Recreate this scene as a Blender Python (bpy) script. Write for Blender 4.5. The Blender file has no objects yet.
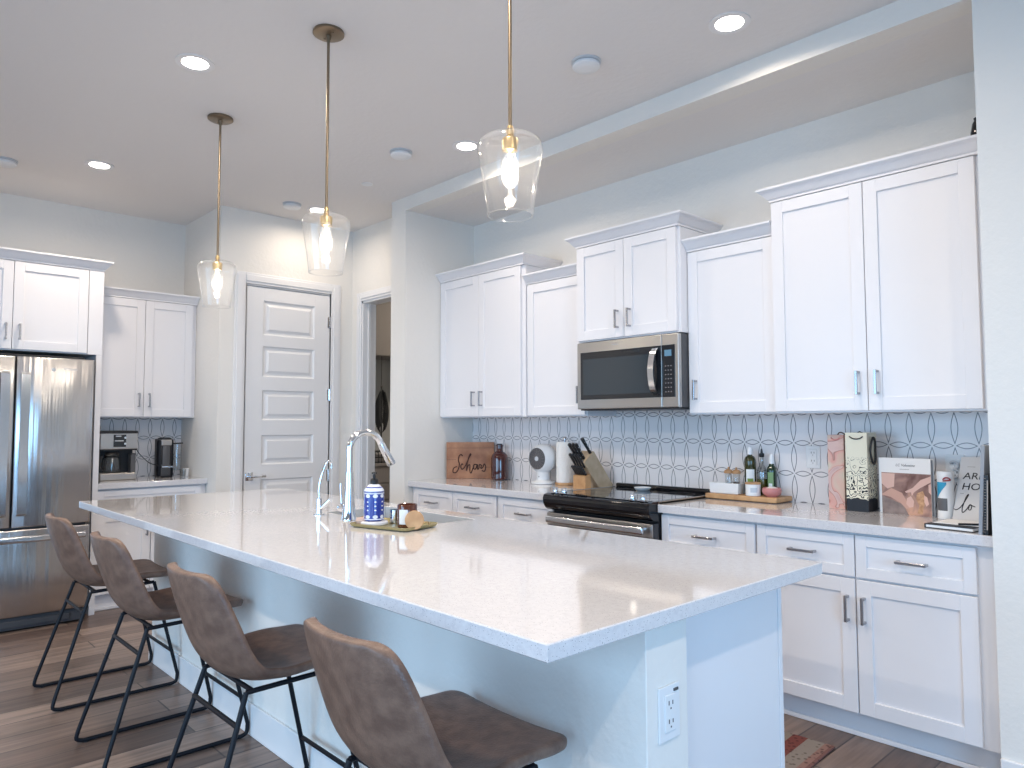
import bpy, bmesh, math, random
from mathutils import Vector, Matrix
from math import sin, cos, pi, radians
random.seed(7)
S = bpy.context.scene
COL = S.collection

# ------------------------------------------------------------------ camera
cam = bpy.data.objects.new('camera', bpy.data.cameras.new('camera'))
COL.objects.link(cam)
YAW, PITCH, ROLL, CAMH, FPX = 0.8182, 0.0565, -0.0022, 1.3317, 724.44
cam.data.sensor_fit = 'HORIZONTAL'; cam.data.sensor_width = 36.0
cam.data.lens = FPX / 1024 * 36.0
cam.data.shift_y = -0.6 / 1024
cam.data.clip_start = 0.02; cam.data.clip_end = 60
_R = Vector((cos(YAW), sin(YAW), 0)); _F0 = Vector((-sin(YAW), cos(YAW), 0)); _Z = Vector((0, 0, 1))
_F = _F0 * cos(PITCH) + _Z * sin(PITCH); _U = -_F0 * sin(PITCH) + _Z * cos(PITCH)
_r2 = _R * cos(ROLL) + _U * sin(ROLL); _u2 = -_R * sin(ROLL) + _U * cos(ROLL)
cam.matrix_world = Matrix.Translation((0, 0, CAMH)) @ Matrix((_r2, _u2, -_F)).transposed().to_4x4()
S.camera = cam

# ------------------------------------------------------------------ world, exposure
S.view_settings.view_transform = 'Standard'
S.view_settings.look = 'None'
S.view_settings.gamma = 1
S.view_settings.use_curve_mapping = False
S.view_settings.exposure = 0.17
w = bpy.data.worlds.new('sky'); S.world = w; w.use_nodes = True
w.node_tree.nodes['Background'].inputs[0].default_value = (0.55, 0.75, 1.0, 1)
w.node_tree.nodes['Background'].inputs[1].default_value = 0.25

# ------------------------------------------------------------------ lights: windows behind the camera
def area(name, loc, direction, sx, sy, power, color, spread=180):
    l = bpy.data.lights.new(name, 'AREA'); l.shape = 'RECTANGLE'; l.size = sx; l.size_y = sy
    l.energy = power; l.color = color; l.spread = radians(spread)
    o = bpy.data.objects.new(name, l); COL.objects.link(o); o.location = loc
    o.rotation_euler = Vector(direction).to_track_quat('-Z', 'Z').to_euler()
    return o
DAY = (0.39, 0.675, 1.0)
area('window_light', (-2.6, -3.55, 1.35), (0, 1, -.6), 3.4, 2.3, 92, DAY, 130)
area('window_light', (1.2, -3.55, 1.35), (0, 1, -.6), 1.8, 2.3, 52, DAY, 130)
area('window_light', (3.45, -.5, 1.35), (-1, .15, -.6), 2.2, 2.3, 105, (0.28, 0.60, 1.0), 130)
LAMP = (1.0, 0.85, 0.69)
LAMPS = [(-3.49, 1.20), (-5.32, 1.23), (-3.41, 2.81), (-1.57, 2.76), (-5.26, 2.79), (-1.60, 1.20), (0.4, 1.2), (0.4, -1.2), (-1.6, -1.2), (-3.5, -1.2), (-5.3, -1.2)]
LAMP_W = 17
CEIL = 3.059

# ------------------------------------------------------------------ materials
M = {}
def mat(name, col, rough=0.5, metal=0.0, coat=0.0, trans=0.0, ior=1.45, emit=None, es=0, spec=0.5, bump=None, mottle=None):
    m = bpy.data.materials.new(name); m.use_nodes = True
    nt = m.node_tree; b = nt.nodes['Principled BSDF']
    b.inputs['Base Color'].default_value = (*col, 1); b.inputs['Roughness'].default_value = rough
    b.inputs['Metallic'].default_value = metal; b.inputs['Coat Weight'].default_value = coat
    b.inputs['Coat Roughness'].default_value = 0.05
    b.inputs['Transmission Weight'].default_value = trans; b.inputs['IOR'].default_value = ior
    b.inputs['Specular IOR Level'].default_value = spec
    if emit: b.inputs['Emission Color'].default_value = (*emit, 1); b.inputs['Emission Strength'].default_value = es
    tc = nt.nodes.new('ShaderNodeTexCoord')
    if mottle:
        c2, sc, det = mottle
        n = nt.nodes.new('ShaderNodeTexNoise'); n.inputs['Scale'].default_value = sc; n.inputs['Detail'].default_value = det
        nt.links.new(tc.outputs['Object'], n.inputs['Vector'])
        r = nt.nodes.new('ShaderNodeValToRGB'); r.color_ramp.elements[0].position = .35; r.color_ramp.elements[1].position = .65
        r.color_ramp.elements[0].color = (*col, 1); r.color_ramp.elements[1].color = (*c2, 1)
        nt.links.new(n.outputs['Fac'], r.inputs['Fac']); nt.links.new(r.outputs['Color'], b.inputs['Base Color'])
    if bump:
        sc, st = bump[:2]
        n = nt.nodes.new('ShaderNodeTexNoise'); n.inputs['Scale'].default_value = sc; n.inputs['Detail'].default_value = 3
        if len(bump) > 2:
            mp = nt.nodes.new('ShaderNodeMapping'); mp.inputs['Scale'].default_value = bump[2]
            nt.links.new(tc.outputs['Object'], mp.inputs['Vector']); nt.links.new(mp.outputs[0], n.inputs['Vector'])
        else: nt.links.new(tc.outputs['Object'], n.inputs['Vector'])
        bp = nt.nodes.new('ShaderNodeBump'); bp.inputs['Strength'].default_value = st; bp.inputs['Distance'].default_value = 0.02
        nt.links.new(n.outputs['Fac'], bp.inputs['Height']); nt.links.new(bp.outputs[0], b.inputs['Normal'])
    M[name] = m
    return m
mat('wall_paint', (0.80, 0.77, 0.725), 0.75, bump=(38, 0.10))
mat('ceiling_paint', (0.775, 0.75, 0.735), 0.85, bump=(30, 0.10))
mat('trim_white', (0.80, 0.79, 0.79), 0.35)
mat('cabinet_white', (0.82, 0.805, 0.82), 0.32)
mat('cabinet_side', (0.74, 0.74, 0.79), 0.4)
mat('dark_gap', (0.03, 0.03, 0.035), 0.8)
mat('sink_steel', (0.62, 0.64, 0.66), 0.45, 0.6)
mat('chrome', (0.80, 0.82, 0.85), 0.10, 1)
mat('pull_metal', (0.42, 0.42, 0.44), 0.25, 1)
mat('stainless', (0.55, 0.53, 0.52), 0.22, 1, bump=(2.2, 0.35, (1, 5.0, 0.22)))
mat('steel_flat', (0.50, 0.48, 0.46), 0.28, 1)
mat('steel_handle', (0.70, 0.72, 0.75), 0.16, 1)
mat('brass', (0.27, 0.215, 0.155), 0.38, 1)
mat('brass_bright', (0.62, 0.46, 0.24), 0.35, 1)
mat('black_gloss', (0.006, 0.006, 0.008), 0.06, coat=0.3)
mat('black_glass', (0.010, 0.013, 0.018), 0.04, coat=0.5)
mat('oven_window', (0.012, 0.028, 0.042), 0.05, coat=1.0)
mat('black_plastic', (0.012, 0.012, 0.014), 0.4)
mat('black_metal', (0.006, 0.007, 0.011), 0.5, spec=0.3)
mat('dark_grey', (0.08, 0.08, 0.085), 0.5)
mat('grille_grey', (0.05, 0.05, 0.055), 0.6)
mat('plastic_white', (0.78, 0.79, 0.80), 0.35)
mat('plastic_pale', (0.55, 0.57, 0.60), 0.4)
mat('screen_blue', (0.10, 0.22, 0.32), 0.3, emit=(0.25, 0.5, 0.7), es=0.06)
mat('paper_white', (0.82, 0.81, 0.80), 0.8)
mat('towel_paper', (0.84, 0.82, 0.79), 0.95, bump=(90, 0.3))
mat('leather', (0.128, 0.077, 0.058), 0.40, mottle=((0.200, 0.125, 0.092), 24, 9), bump=(160, 0.12))
mat('wood_sign', (0.27, 0.115, 0.060), 0.5, mottle=((0.44, 0.215, 0.115), 9, 3))
mat('wood_light', (0.44, 0.24, 0.11), 0.5, mottle=((0.60, 0.36, 0.18), 14, 3))
mat('wood_tan', (0.46, 0.34, 0.22), 0.5, mottle=((0.54, 0.41, 0.28), 20, 2))
mat('wood_dark', (0.10, 0.055, 0.035), 0.5)
mat('engraving', (0.055, 0.018, 0.012), 0.7)
mat('amber_glass', (0.060, 0.012, 0.010), 0.06, coat=0.8)
mat('amber_jar', (0.10, 0.030, 0.016), 0.08, coat=0.6)
mat('marble', (0.80, 0.80, 0.82), 0.3, mottle=((0.72, 0.72, 0.76), 25, 4))
mat('olive_metal', (0.42, 0.37, 0.20), 0.35, 0.7)
mat('oil_dark', (0.035, 0.036, 0.008), 0.08, coat=0.6)
mat('oil_green', (0.014, 0.035, 0.018), 0.08, coat=0.6)
mat('oil_fill', (0.12, 0.11, 0.012), 0.15)
mat('pink_ceramic', (0.55, 0.22, 0.21), 0.35)
mat('salt', (0.85, 0.80, 0.76), 0.9)
mat('label_white', (0.78, 0.80, 0.80), 0.6)
mat('label_green', (0.20, 0.33, 0.16), 0.6)
mat('leaf_green', (0.18, 0.26, 0.05), 0.6)
mat('navy_blue', (0.025, 0.05, 0.30), 0.2, coat=0.5)
mat('pattern_white', (0.75, 0.78, 0.85), 0.3)
mat('stone_pink', (0.52, 0.38, 0.32), 0.6)
mat('grey_binder', (0.33, 0.36, 0.41), 0.5)
mat('beige_card', (0.55, 0.50, 0.46), 0.6)
mat('plaque_grey', (0.62, 0.61, 0.61), 0.6)
mat('ink', (0.02, 0.02, 0.022), 0.6)
mat('ink_grey', (0.22, 0.20, 0.20), 0.6)
mat('blue_print', (0.03, 0.30, 0.50), 0.4)
mat('grey_print', (0.12, 0.12, 0.13), 0.4)
mat('red_ribbon', (0.30, 0.03, 0.04), 0.5)
mat('blue_tank', (0.55, 0.60, 0.66), 0.15)
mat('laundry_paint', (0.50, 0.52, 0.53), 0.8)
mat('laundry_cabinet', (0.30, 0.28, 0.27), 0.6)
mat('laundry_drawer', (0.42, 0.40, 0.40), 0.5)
mat('garland_dark', (0.035, 0.04, 0.045), 0.7)
mat('lamp_disc', (1, 1, 1), 0.5, emit=(1.0, 0.95, 0.88), es=14)
mat('filament', (1, 1, 1), 0.5, emit=(1.0, 0.90, 0.75), es=30)
mat('lawn', (0.25, 0.25, 0.22), 0.9)
mat('sofa_grey', (0.2, 0.21, 0.23), 0.9)

def thin_glass(name, tint, lo, hi, haze=0.0):
    m = bpy.data.materials.new(name); m.use_nodes = True; nt = m.node_tree; nt.nodes.clear()
    out = nt.nodes.new('ShaderNodeOutputMaterial'); mx = nt.nodes.new('ShaderNodeMixShader')
    tr = nt.nodes.new('ShaderNodeBsdfTransparent'); tr.inputs[0].default_value = (*tint, 1)
    gl = nt.nodes.new('ShaderNodeBsdfGlossy'); gl.inputs['Roughness'].default_value = 0.04
    lw = nt.nodes.new('ShaderNodeLayerWeight'); lw.inputs['Blend'].default_value = 0.5
    mr = nt.nodes.new('ShaderNodeMapRange'); mr.inputs['To Min'].default_value = lo; mr.inputs['To Max'].default_value = hi
    pw = nt.nodes.new('ShaderNodeMath'); pw.operation = 'POWER'; pw.inputs[1].default_value = 2.5
    nt.links.new(lw.outputs['Facing'], pw.inputs[0]); nt.links.new(pw.outputs[0], mr.inputs['Value'])
    nt.links.new(mr.outputs[0], mx.inputs[0]); nt.links.new(tr.outputs[0], mx.inputs[1]); nt.links.new(gl.outputs[0], mx.inputs[2])
    if haze:
        tl = nt.nodes.new('ShaderNodeBsdfTranslucent'); tl.inputs[0].default_value = (1, 1, 1, 1); m2 = nt.nodes.new('ShaderNodeMixShader'); m2.inputs[0].default_value = haze
        nt.links.new(mx.outputs[0], m2.inputs[1]); nt.links.new(tl.outputs[0], m2.inputs[2]); nt.links.new(m2.outputs[0], out.inputs[0])
    else: nt.links.new(mx.outputs[0], out.inputs[0])
    M[name] = m
thin_glass('clear_glass', (1.0, 1.0, 1.0), 0.03, 0.85, 0.03)
thin_glass('jar_glass', (0.85, 0.87, 0.88), 0.08, 0.7)
thin_glass('cruet_glass', (0.80, 0.83, 0.84), 0.12, 0.7)

def N(nt, t, **kw):
    n = nt.nodes.new(t)
    for k, v in kw.items(): setattr(n, k, v)
    return n
def quartz():
    m = mat('quartz', (0.80, 0.78, 0.78), 0.06, coat=0.5); nt = m.node_tree; b = nt.nodes['Principled BSDF']
    tc = N(nt, 'ShaderNodeTexCoord')
    v = N(nt, 'ShaderNodeTexVoronoi'); v.inputs['Scale'].default_value = 190
    nt.links.new(tc.outputs['Object'], v.inputs['Vector'])
    n = N(nt, 'ShaderNodeTexNoise'); n.inputs['Scale'].default_value = 60; n.inputs['Detail'].default_value = 4
    nt.links.new(tc.outputs['Object'], n.inputs['Vector'])
    r = N(nt, 'ShaderNodeValToRGB'); e = r.color_ramp
    e.elements[0].position = 0.14; e.elements[0].color = (0.25, 0.25, 0.27, 1)
    e.elements[1].position = 0.24; e.elements[1].color = (0.68, 0.665, 0.68, 1)
    nt.links.new(v.outputs['Distance'], r.inputs['Fac'])
    sp = N(nt, 'ShaderNodeSeparateColor'); nt.links.new(v.outputs['Color'], sp.inputs[0])
    lt = N(nt, 'ShaderNodeMath', operation='LESS_THAN'); lt.inputs[1].default_value = 0.45; nt.links.new(sp.outputs[0], lt.inputs[0])
    r2 = N(nt, 'ShaderNodeValToRGB'); r2.color_ramp.elements[0].position = .3; r2.color_ramp.elements[1].position = .7
    r2.color_ramp.elements[0].color = (0.61, 0.595, 0.615, 1); r2.color_ramp.elements[1].color = (0.71, 0.70, 0.71, 1)
    nt.links.new(n.outputs['Fac'], r2.inputs['Fac'])
    mx = N(nt, 'ShaderNodeMix', data_type='RGBA')
    nt.links.new(lt.outputs[0], mx.inputs[0]); nt.links.new(r2.outputs[0], mx.inputs[6]); nt.links.new(r.outputs[0], mx.inputs[7])
    nt.links.new(mx.outputs[2], b.inputs['Base Color'])
quartz()

def planks():
    m = mat('floor_planks', (0.2, 0.15, 0.12), 0.35); nt = m.node_tree; b = nt.nodes['Principled BSDF']
    tc = N(nt, 'ShaderNodeTexCoord'); mp = N(nt, 'ShaderNodeMapping'); mp.inputs['Rotation'].default_value = (0, 0, radians(90))
    nt.links.new(tc.outputs['Object'], mp.inputs[0])
    br = N(nt, 'ShaderNodeTexBrick'); br.offset = 0.37; br.inputs['Scale'].default_value = 1
    br.inputs['Brick Width'].default_value = 1.2; br.inputs['Row Height'].default_value = 0.165
    br.inputs['Mortar Size'].default_value = 0.0036; br.inputs['Mortar Smooth'].default_value = 0.1
    br.inputs['Color1'].default_value = (0.115, 0.080, 0.066, 1); br.inputs['Color2'].default_value = (0.29, 0.215, 0.175, 1)
    br.inputs['Mortar'].default_value = (0.05, 0.038, 0.034, 1)
    nt.links.new(mp.outputs[0], br.inputs['Vector'])
    mp2 = N(nt, 'ShaderNodeMapping'); mp2.inputs['Scale'].default_value = (26, 1.6, 1)
    nt.links.new(tc.outputs['Object'], mp2.inputs[0])
    n = N(nt, 'ShaderNodeTexNoise'); n.inputs['Scale'].default_value = 1.4; n.inputs['Detail'].default_value = 8
    nt.links.new(mp2.outputs[0], n.inputs['Vector'])
    r = N(nt, 'ShaderNodeValToRGB'); r.color_ramp.elements[0].position = .3; r.color_ramp.elements[1].position = .7
    r.color_ramp.elements[0].color = (0.62, 0.60, 0.60, 1); r.color_ramp.elements[1].color = (1.25, 1.22, 1.2, 1)
    nt.links.new(n.outputs['Fac'], r.inputs['Fac'])
    mx = N(nt, 'ShaderNodeMix', data_type='RGBA', blend_type='MULTIPLY'); mx.inputs[0].default_value = 1
    nt.links.new(br.outputs['Color'], mx.inputs[6]); nt.links.new(r.outputs[0], mx.inputs[7]); nt.links.new(mx.outputs[2], b.inputs['Base Color'])
planks()

def tile(name, axis, origin):
    """white tile with a lattice of thin grey pointed ovals"""
    m = mat(name, (0.74, 0.75, 0.79), 0.22); nt = m.node_tree; b = nt.nodes['Principled BSDF']
    tc = N(nt, 'ShaderNodeTexCoord'); sp = N(nt, 'ShaderNodeSeparateXYZ'); nt.links.new(tc.outputs['Object'], sp.inputs[0])
    def ma(op, a, bb=None):
        n = N(nt, 'ShaderNodeMath', operation=op)
        for i, q in enumerate((a, bb)):
            if q is None: continue
            if isinstance(q, (int, float)): n.inputs[i].default_value = q
            else: nt.links.new(q, n.inputs[i])
        return n.outputs[0]
    A, B = 0.0962, 0.163
    u = ma('DIVIDE', ma('SUBTRACT', sp.outputs[axis], origin), A)
    v = ma('DIVIDE', ma('SUBTRACT', sp.outputs[2], 1.229), B)
    fu = ma('FRACT', u); fv = ma('FRACT', v)
    du = ma('MULTIPLY', ma('SUBTRACT', fu, ma('ROUND', fu)), A)       # metres to nearest column
    dv = ma('MULTIPLY', ma('SUBTRACT', fv, ma('ROUND', fv)), B)       # metres to nearest row
    wv = ma('SUBTRACT', ma('MULTIPLY', ma('SINE', ma('MULTIPLY', fv, pi)), 0.0175), 0.0035)
    wu = ma('SUBTRACT', ma('MULTIPLY', ma('SINE', ma('MULTIPLY', fu, pi)), 0.0165), 0.0035)
    l1 = ma('ABSOLUTE', ma('SUBTRACT', ma('ABSOLUTE', du), wv))
    l2 = ma('ABSOLUTE', ma('SUBTRACT', ma('ABSOLUTE', dv), wu))
    d = ma('MINIMUM', l1, l2)
    mr = N(nt, 'ShaderNodeMapRange'); mr.inputs['From Min'].default_value = 0.0012; mr.inputs['From Max'].default_value = 0.0024
    nt.links.new(d, mr.inputs['Value'])
    mx = N(nt, 'ShaderNodeMix', data_type='RGBA'); mx.inputs[6].default_value = (0.10, 0.10, 0.115, 1); mx.inputs[7].default_value = (0.80, 0.765, 0.76, 1)
    nt.links.new(mr.outputs[0], mx.inputs[0]); nt.links.new(mx.outputs[2], b.inputs['Base Color'])
tile('tile_range', 0, -2.205); tile('tile_coffee', 1, 2.019)

# ------------------------------------------------------------------ mesh builder
class MB:
    def __init__(s, T=None): s.bm = bmesh.new(); s.T = T or Matrix.Identity(4); s.mi = 0
    def add(s, verts, faces, mi=None):
        vs = [s.bm.verts.new(s.T @ Vector(v)) for v in verts]; out = []
        for f in faces:
            try: fc = s.bm.faces.new([vs[i] for i in f]); fc.material_index = s.mi if mi is None else mi; out.append(fc)
            except ValueError: pass
        return vs, out
    def box(s, x0, x1, y0, y1, z0, z1, bev=0.0, mi=None, seg=2):
        b = bmesh.new()
        v = [b.verts.new(p) for p in [(x0,y0,z0),(x1,y0,z0),(x1,y1,z0),(x0,y1,z0),(x0,y0,z1),(x1,y0,z1),(x1,y1,z1),(x0,y1,z1)]]
        for f in [(0,3,2,1),(4,5,6,7),(0,1,5,4),(1,2,6,5),(2,3,7,6),(3,0,4,7)]: b.faces.new([v[i] for i in f])
        if bev > 0: bmesh.ops.bevel(b, geom=b.edges[:], offset=min(bev, abs(x1-x0)*.45, abs(y1-y0)*.45, abs(z1-z0)*.45), segments=seg, affect='EDGES', profile=0.5)
        b.verts.index_update()
        s.add([q.co[:] for q in b.verts], [[q.index for q in f.verts] for f in b.faces], mi); b.free(); return s
    def lathe(s, prof, c=(0,0,0), n=32, mi=None, axis='z', cap=True):
        """prof: (radius, height) from bottom to top"""
        V = []; F = []
        for r, h in prof:
            for k in range(n):
                a = 2*pi*k/n; p = (r*cos(a), r*sin(a), h)
                if axis == 'x': p = (h, r*cos(a), r*sin(a))
                if axis == 'y': p = (r*cos(a), h, r*sin(a))
                V.append((p[0]+c[0], p[1]+c[1], p[2]+c[2]))
        for i in range(len(prof)-1):
            for k in range(n): F.append((i*n+k, i*n+(k+1)%n, (i+1)*n+(k+1)%n, (i+1)*n+k))
        if cap:
            if prof[0][0] > 1e-4: F.append(tuple(range(n))[::-1])
            if prof[-1][0] > 1e-4: F.append(tuple((len(prof)-1)*n+k for k in range(n)))
        s.add(V, F, mi); return s
    def tube(s, pts, r, n=12, closed=False, mi=None, flat=1.0):
        pts = [Vector(p) for p in pts]; L = len(pts)
        rr = r if isinstance(r, (list, tuple)) else [r]*L
        V = []; F = []; up = None
        for i, p in enumerate(pts):
            if closed: t = (pts[(i+1) % L] - pts[i-1]).normalized()
            else: t = (pts[min(i+1, L-1)] - pts[max(i-1, 0)]).normalized()
            if up is None:
                up = Vector((0,0,1)) if abs(t.z) < .9 else Vector((1,0,0))
            a = t.cross(up).normalized(); bb = a.cross(t).normalized(); up = bb
            for k in range(n):
                q = p + a*(cos(2*pi*k/n)*rr[i]) + bb*(sin(2*pi*k/n)*rr[i]*flat); V.append(q[:])
        for i in range(L-1 + (1 if closed else 0)):
            j = (i+1) % L
            for k in range(n): F.append((i*n+k, i*n+(k+1)%n, j*n+(k+1)%n, j*n+k))
        if not closed: F.append(tuple(range(n))[::-1]); F.append(tuple((L-1)*n+k for k in range(n)))
        s.add(V, F, mi); return s
    def prism(s, poly, a, b, plane='xz', mi=None):
        """polygon in a plane extruded from a to b along the third axis"""
        def P(u, v, w): return {'xz': (u, w, v), 'xy': (u, v, w), 'yz': (w, u, v)}[plane]
        n = len(poly); V = [P(u, v, a) for u, v in poly] + [P(u, v, b) for u, v in poly]
        F = [tuple(range(n)), tuple(range(2*n-1, n-1, -1))] + [(i, (i+1)%n, n+(i+1)%n, n+i) for i in range(n)]
        s.add(V, F, mi); return s
    def rings(s, loops, mi=None, cap=True):
        n = len(loops[0]); V = [p for l in loops for p in l]; F = []
        for i in range(len(loops)-1):
            for k in range(n): F.append((i*n+k, i*n+(k+1)%n, (i+1)*n+(k+1)%n, (i+1)*n+k))
        if cap: F.append(tuple(range(n))[::-1]); F.append(tuple((len(loops)-1)*n+k for k in range(n)))
        s.add(V, F, mi); return s
    def build(s, name, mats, parent=None, smooth=False, world=False, recalc=True):
        if world and parent is not None:
            o = parent
            while o.parent: o = o.parent
            inv = (Matrix.Translation(o.location) @ o.rotation_euler.to_matrix().to_4x4()).inverted()
            s.bm.transform(inv)
        if recalc: bmesh.ops.recalc_face_normals(s.bm, faces=s.bm.faces[:])
        me = bpy.data.meshes.new(name); s.bm.to_mesh(me); s.bm.free()
        if isinstance(mats, str): mats = [mats]
        for m in mats: me.materials.append(M[m])
        if smooth:
            for p in me.polygons: p.use_smooth = True
            me.set_sharp_from_angle(angle=radians(38))
        o = bpy.data.objects.new(name, me); COL.objects.link(o)
        if parent: o.parent = parent
        return o

def tag(o, label, cat, group=None, kind=None):
    o['label'] = label; o['category'] = cat
    if group: o['group'] = group
    if kind: o['kind'] = kind
    return o
def thing(name, label, cat, loc=(0,0,0), rz=0, group=None):
    o = bpy.data.objects.new(name, None); COL.objects.link(o); o.empty_display_size = .05
    o.location = loc; o.rotation_euler = (0, 0, rz); return tag(o, label, cat, group)
def struct(mb, name, m, smooth=False, parent=None):
    o = mb.build(name, m, parent, smooth)
    if parent is None: o['kind'] = 'structure'
    return o
def text_mesh(name, body, size, m, parent, loc, rot, ext=0.0006, shear=0.0, align='LEFT', sx=1.0):
    cu = bpy.data.curves.new(name, 'FONT'); cu.body = body; cu.size = size; cu.extrude = ext; cu.shear = shear; cu.align_x = align
    t = bpy.data.objects.new(name, cu); COL.objects.link(t)
    bpy.context.view_layer.update()
    me = bpy.data.meshes.new_from_object(t.evaluated_get(bpy.context.evaluated_depsgraph_get()))
    bpy.data.objects.remove(t)
    me.materials.clear(); me.materials.append(M[m]); me.name = name
    o = bpy.data.objects.new(name, me); COL.objects.link(o); o.parent = parent; o.location = loc; o.rotation_euler = rot; o.scale = (sx, 1, 1)
    return o
def spline(pts, k=8, closed=False):
    """Catmull-Rom through points"""
    P = [Vector(p) for p in pts]; n = len(P); out = []
    rng = range(n if closed else n-1)
    for i in rng:
        if closed: a, b, c, d = P[i-1], P[i], P[(i+1)%n], P[(i+2)%n]
        else: a, b, c, d = P[max(i-1,0)], P[i], P[i+1], P[min(i+2,n-1)]
        for j in range(k):
            t = j/k
            out.append(0.5*((2*b) + (c-a)*t + (2*a-5*b+4*c-d)*t*t + (3*b-a-3*c+d)*t**3))
    if not closed: out.append(P[-1])
    return out

# ------------------------------------------------------------------ the room
XF, YW, YS, XN, XC, XW = -6.454, 3.79, 3.117, -4.504, -4.695, -0.755
YP, XD, YD = 2.171, -5.656, 3.3465
ZS = 2.958
BX, BY = 3.6, -3.7          # unseen walls behind the camera
struct(MB().box(-8.2, BX+.15, BY-.15, 6.2, -.1, 0), 'floor', 'floor_planks')
c = MB(); c.box(-8.2, BX+.15, BY-.15, YS+.001, CEIL, CEIL+.12); c.box(-8.2, XC+.02, YS, 6.2, CEIL, CEIL+.12)
struct(c, 'ceiling', 'ceiling_paint')
n = struct(MB().box(XN-.05, XW+.05, YS+.12, YW+.05, ZS, ZS+.1), 'ceiling_niche', 'ceiling_paint')
struct(MB().box(XN, XW, YS, YS+.121, ZS, CEIL+.01), 'trim_1', 'wall_paint')             # soffit beam over the opening
struct(MB().box(XC, XN, YS, YW+.15, 0, CEIL+.02), 'wall_column', 'wall_paint')
struct(MB().box(XC, XW+.2, YW, YW+.15, 0, CEIL+.01), 'wall_range', 'wall_paint')
struct(MB().box(XW, BX+.1, YS, YW+.15, 0, CEIL+.02), 'wall_right', 'wall_paint')
struct(MB().box(XF-.15, XF, BY, YP+.1, 0, CEIL+.02), 'wall_left', 'wall_paint')
# pantry box: return wall, then the wall with the panelled door (opening cut)
struct(MB().box(XF-.1, XD, YP, YP+.12, 0, CEIL+.02), 'wall_return', 'wall_paint')
DY0, DY1, DZ = 2.385, 3.125, 2.465
p = MB(); p.box(XD-.12, XD, YP+.12, DY0, 0, CEIL+.02); p.box(XD-.12, XD, DY1, YD+.12, 0, CEIL+.02); p.box(XD-.12, XD, DY0, DY1, DZ, CEIL+.02)
struct(p, 'wall_pantry', 'wall_paint')
OX0, OX1, OZ = -5.49, -4.79, 2.43
p = MB(); p.box(XD, OX0, YD, YD+.12, 0, CEIL+.02); p.box(OX1, XC, YD, YD+.12, 0, CEIL+.02); p.box(OX0, OX1, YD, YD+.12, OZ, CEIL+.02)
struct(p, 'wall_laundry', 'wall_paint')
# laundry room beyond the doorway
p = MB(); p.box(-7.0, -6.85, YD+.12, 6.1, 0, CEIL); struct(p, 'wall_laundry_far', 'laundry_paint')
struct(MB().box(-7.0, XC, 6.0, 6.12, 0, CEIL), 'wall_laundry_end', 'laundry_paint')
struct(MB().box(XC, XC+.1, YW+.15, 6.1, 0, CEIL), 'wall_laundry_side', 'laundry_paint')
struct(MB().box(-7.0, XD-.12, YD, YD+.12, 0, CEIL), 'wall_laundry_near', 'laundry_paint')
# walls behind the camera with window openings
p = MB(); p.box(XF-.15, -4.3, BY-.15, BY, 0, CEIL); p.box(-.9, .3, BY-.15, BY, 0, CEIL); p.box(2.1, BX+.15, BY-.15, BY, 0, CEIL)
p.box(-4.3, -.9, BY-.15, BY, 2.5, CEIL); p.box(.3, 2.1, BY-.15, BY, 2.5, CEIL)
struct(p, 'wall_back', 'wall_paint')
p = MB(); p.box(BX, BX+.15, BY, -1.6, 0, CEIL); p.box(BX, BX+.15, .6, YS+.1, 0, CEIL); p.box(BX, BX+.15, -1.6, .6, 2.5, CEIL); p.box(BX, BX+.15, -1.6, .6, 0, .2)
struct(p, 'wall_far_right', 'wall_paint')
def window_frame(name, pts, ax, at):
    p = MB()
    (u0, u1, z0, z1) = pts; t = .05
    cells = [(u0, u0+t, z0, z1), (u1-t, u1, z0, z1), (u0, u1, z0, z0+t), (u0, u1, z1-t, z1), ((u0+u1)/2-t/2, (u0+u1)/2+t/2, z0, z1)]
    for a, b, cc, d in cells:
        if ax == 'y': p.box(a, b, at-.1, at-.04, cc, d)
        else: p.box(at+.04, at+.1, a, b, cc, d)
    struct(p, name, 'trim_white')
window_frame('window_1', (-4.3, -.9, 0, 2.5), 'y', BY); window_frame('window_2', (.3, 2.1, 0, 2.5), 'y', BY); window_frame('window_3', (-1.6, .6, .2, 2.5), 'x', BX)

# tile splashbacks
struct(MB().box(XN, XW, YW-.008, YW, .90, 1.43), 'wall_tile_range', 'tile_range')
struct(MB().box(XF, XF+.008, 1.39, YP, .90, 1.40), 'wall_tile_coffee', 'tile_coffee')

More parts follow.
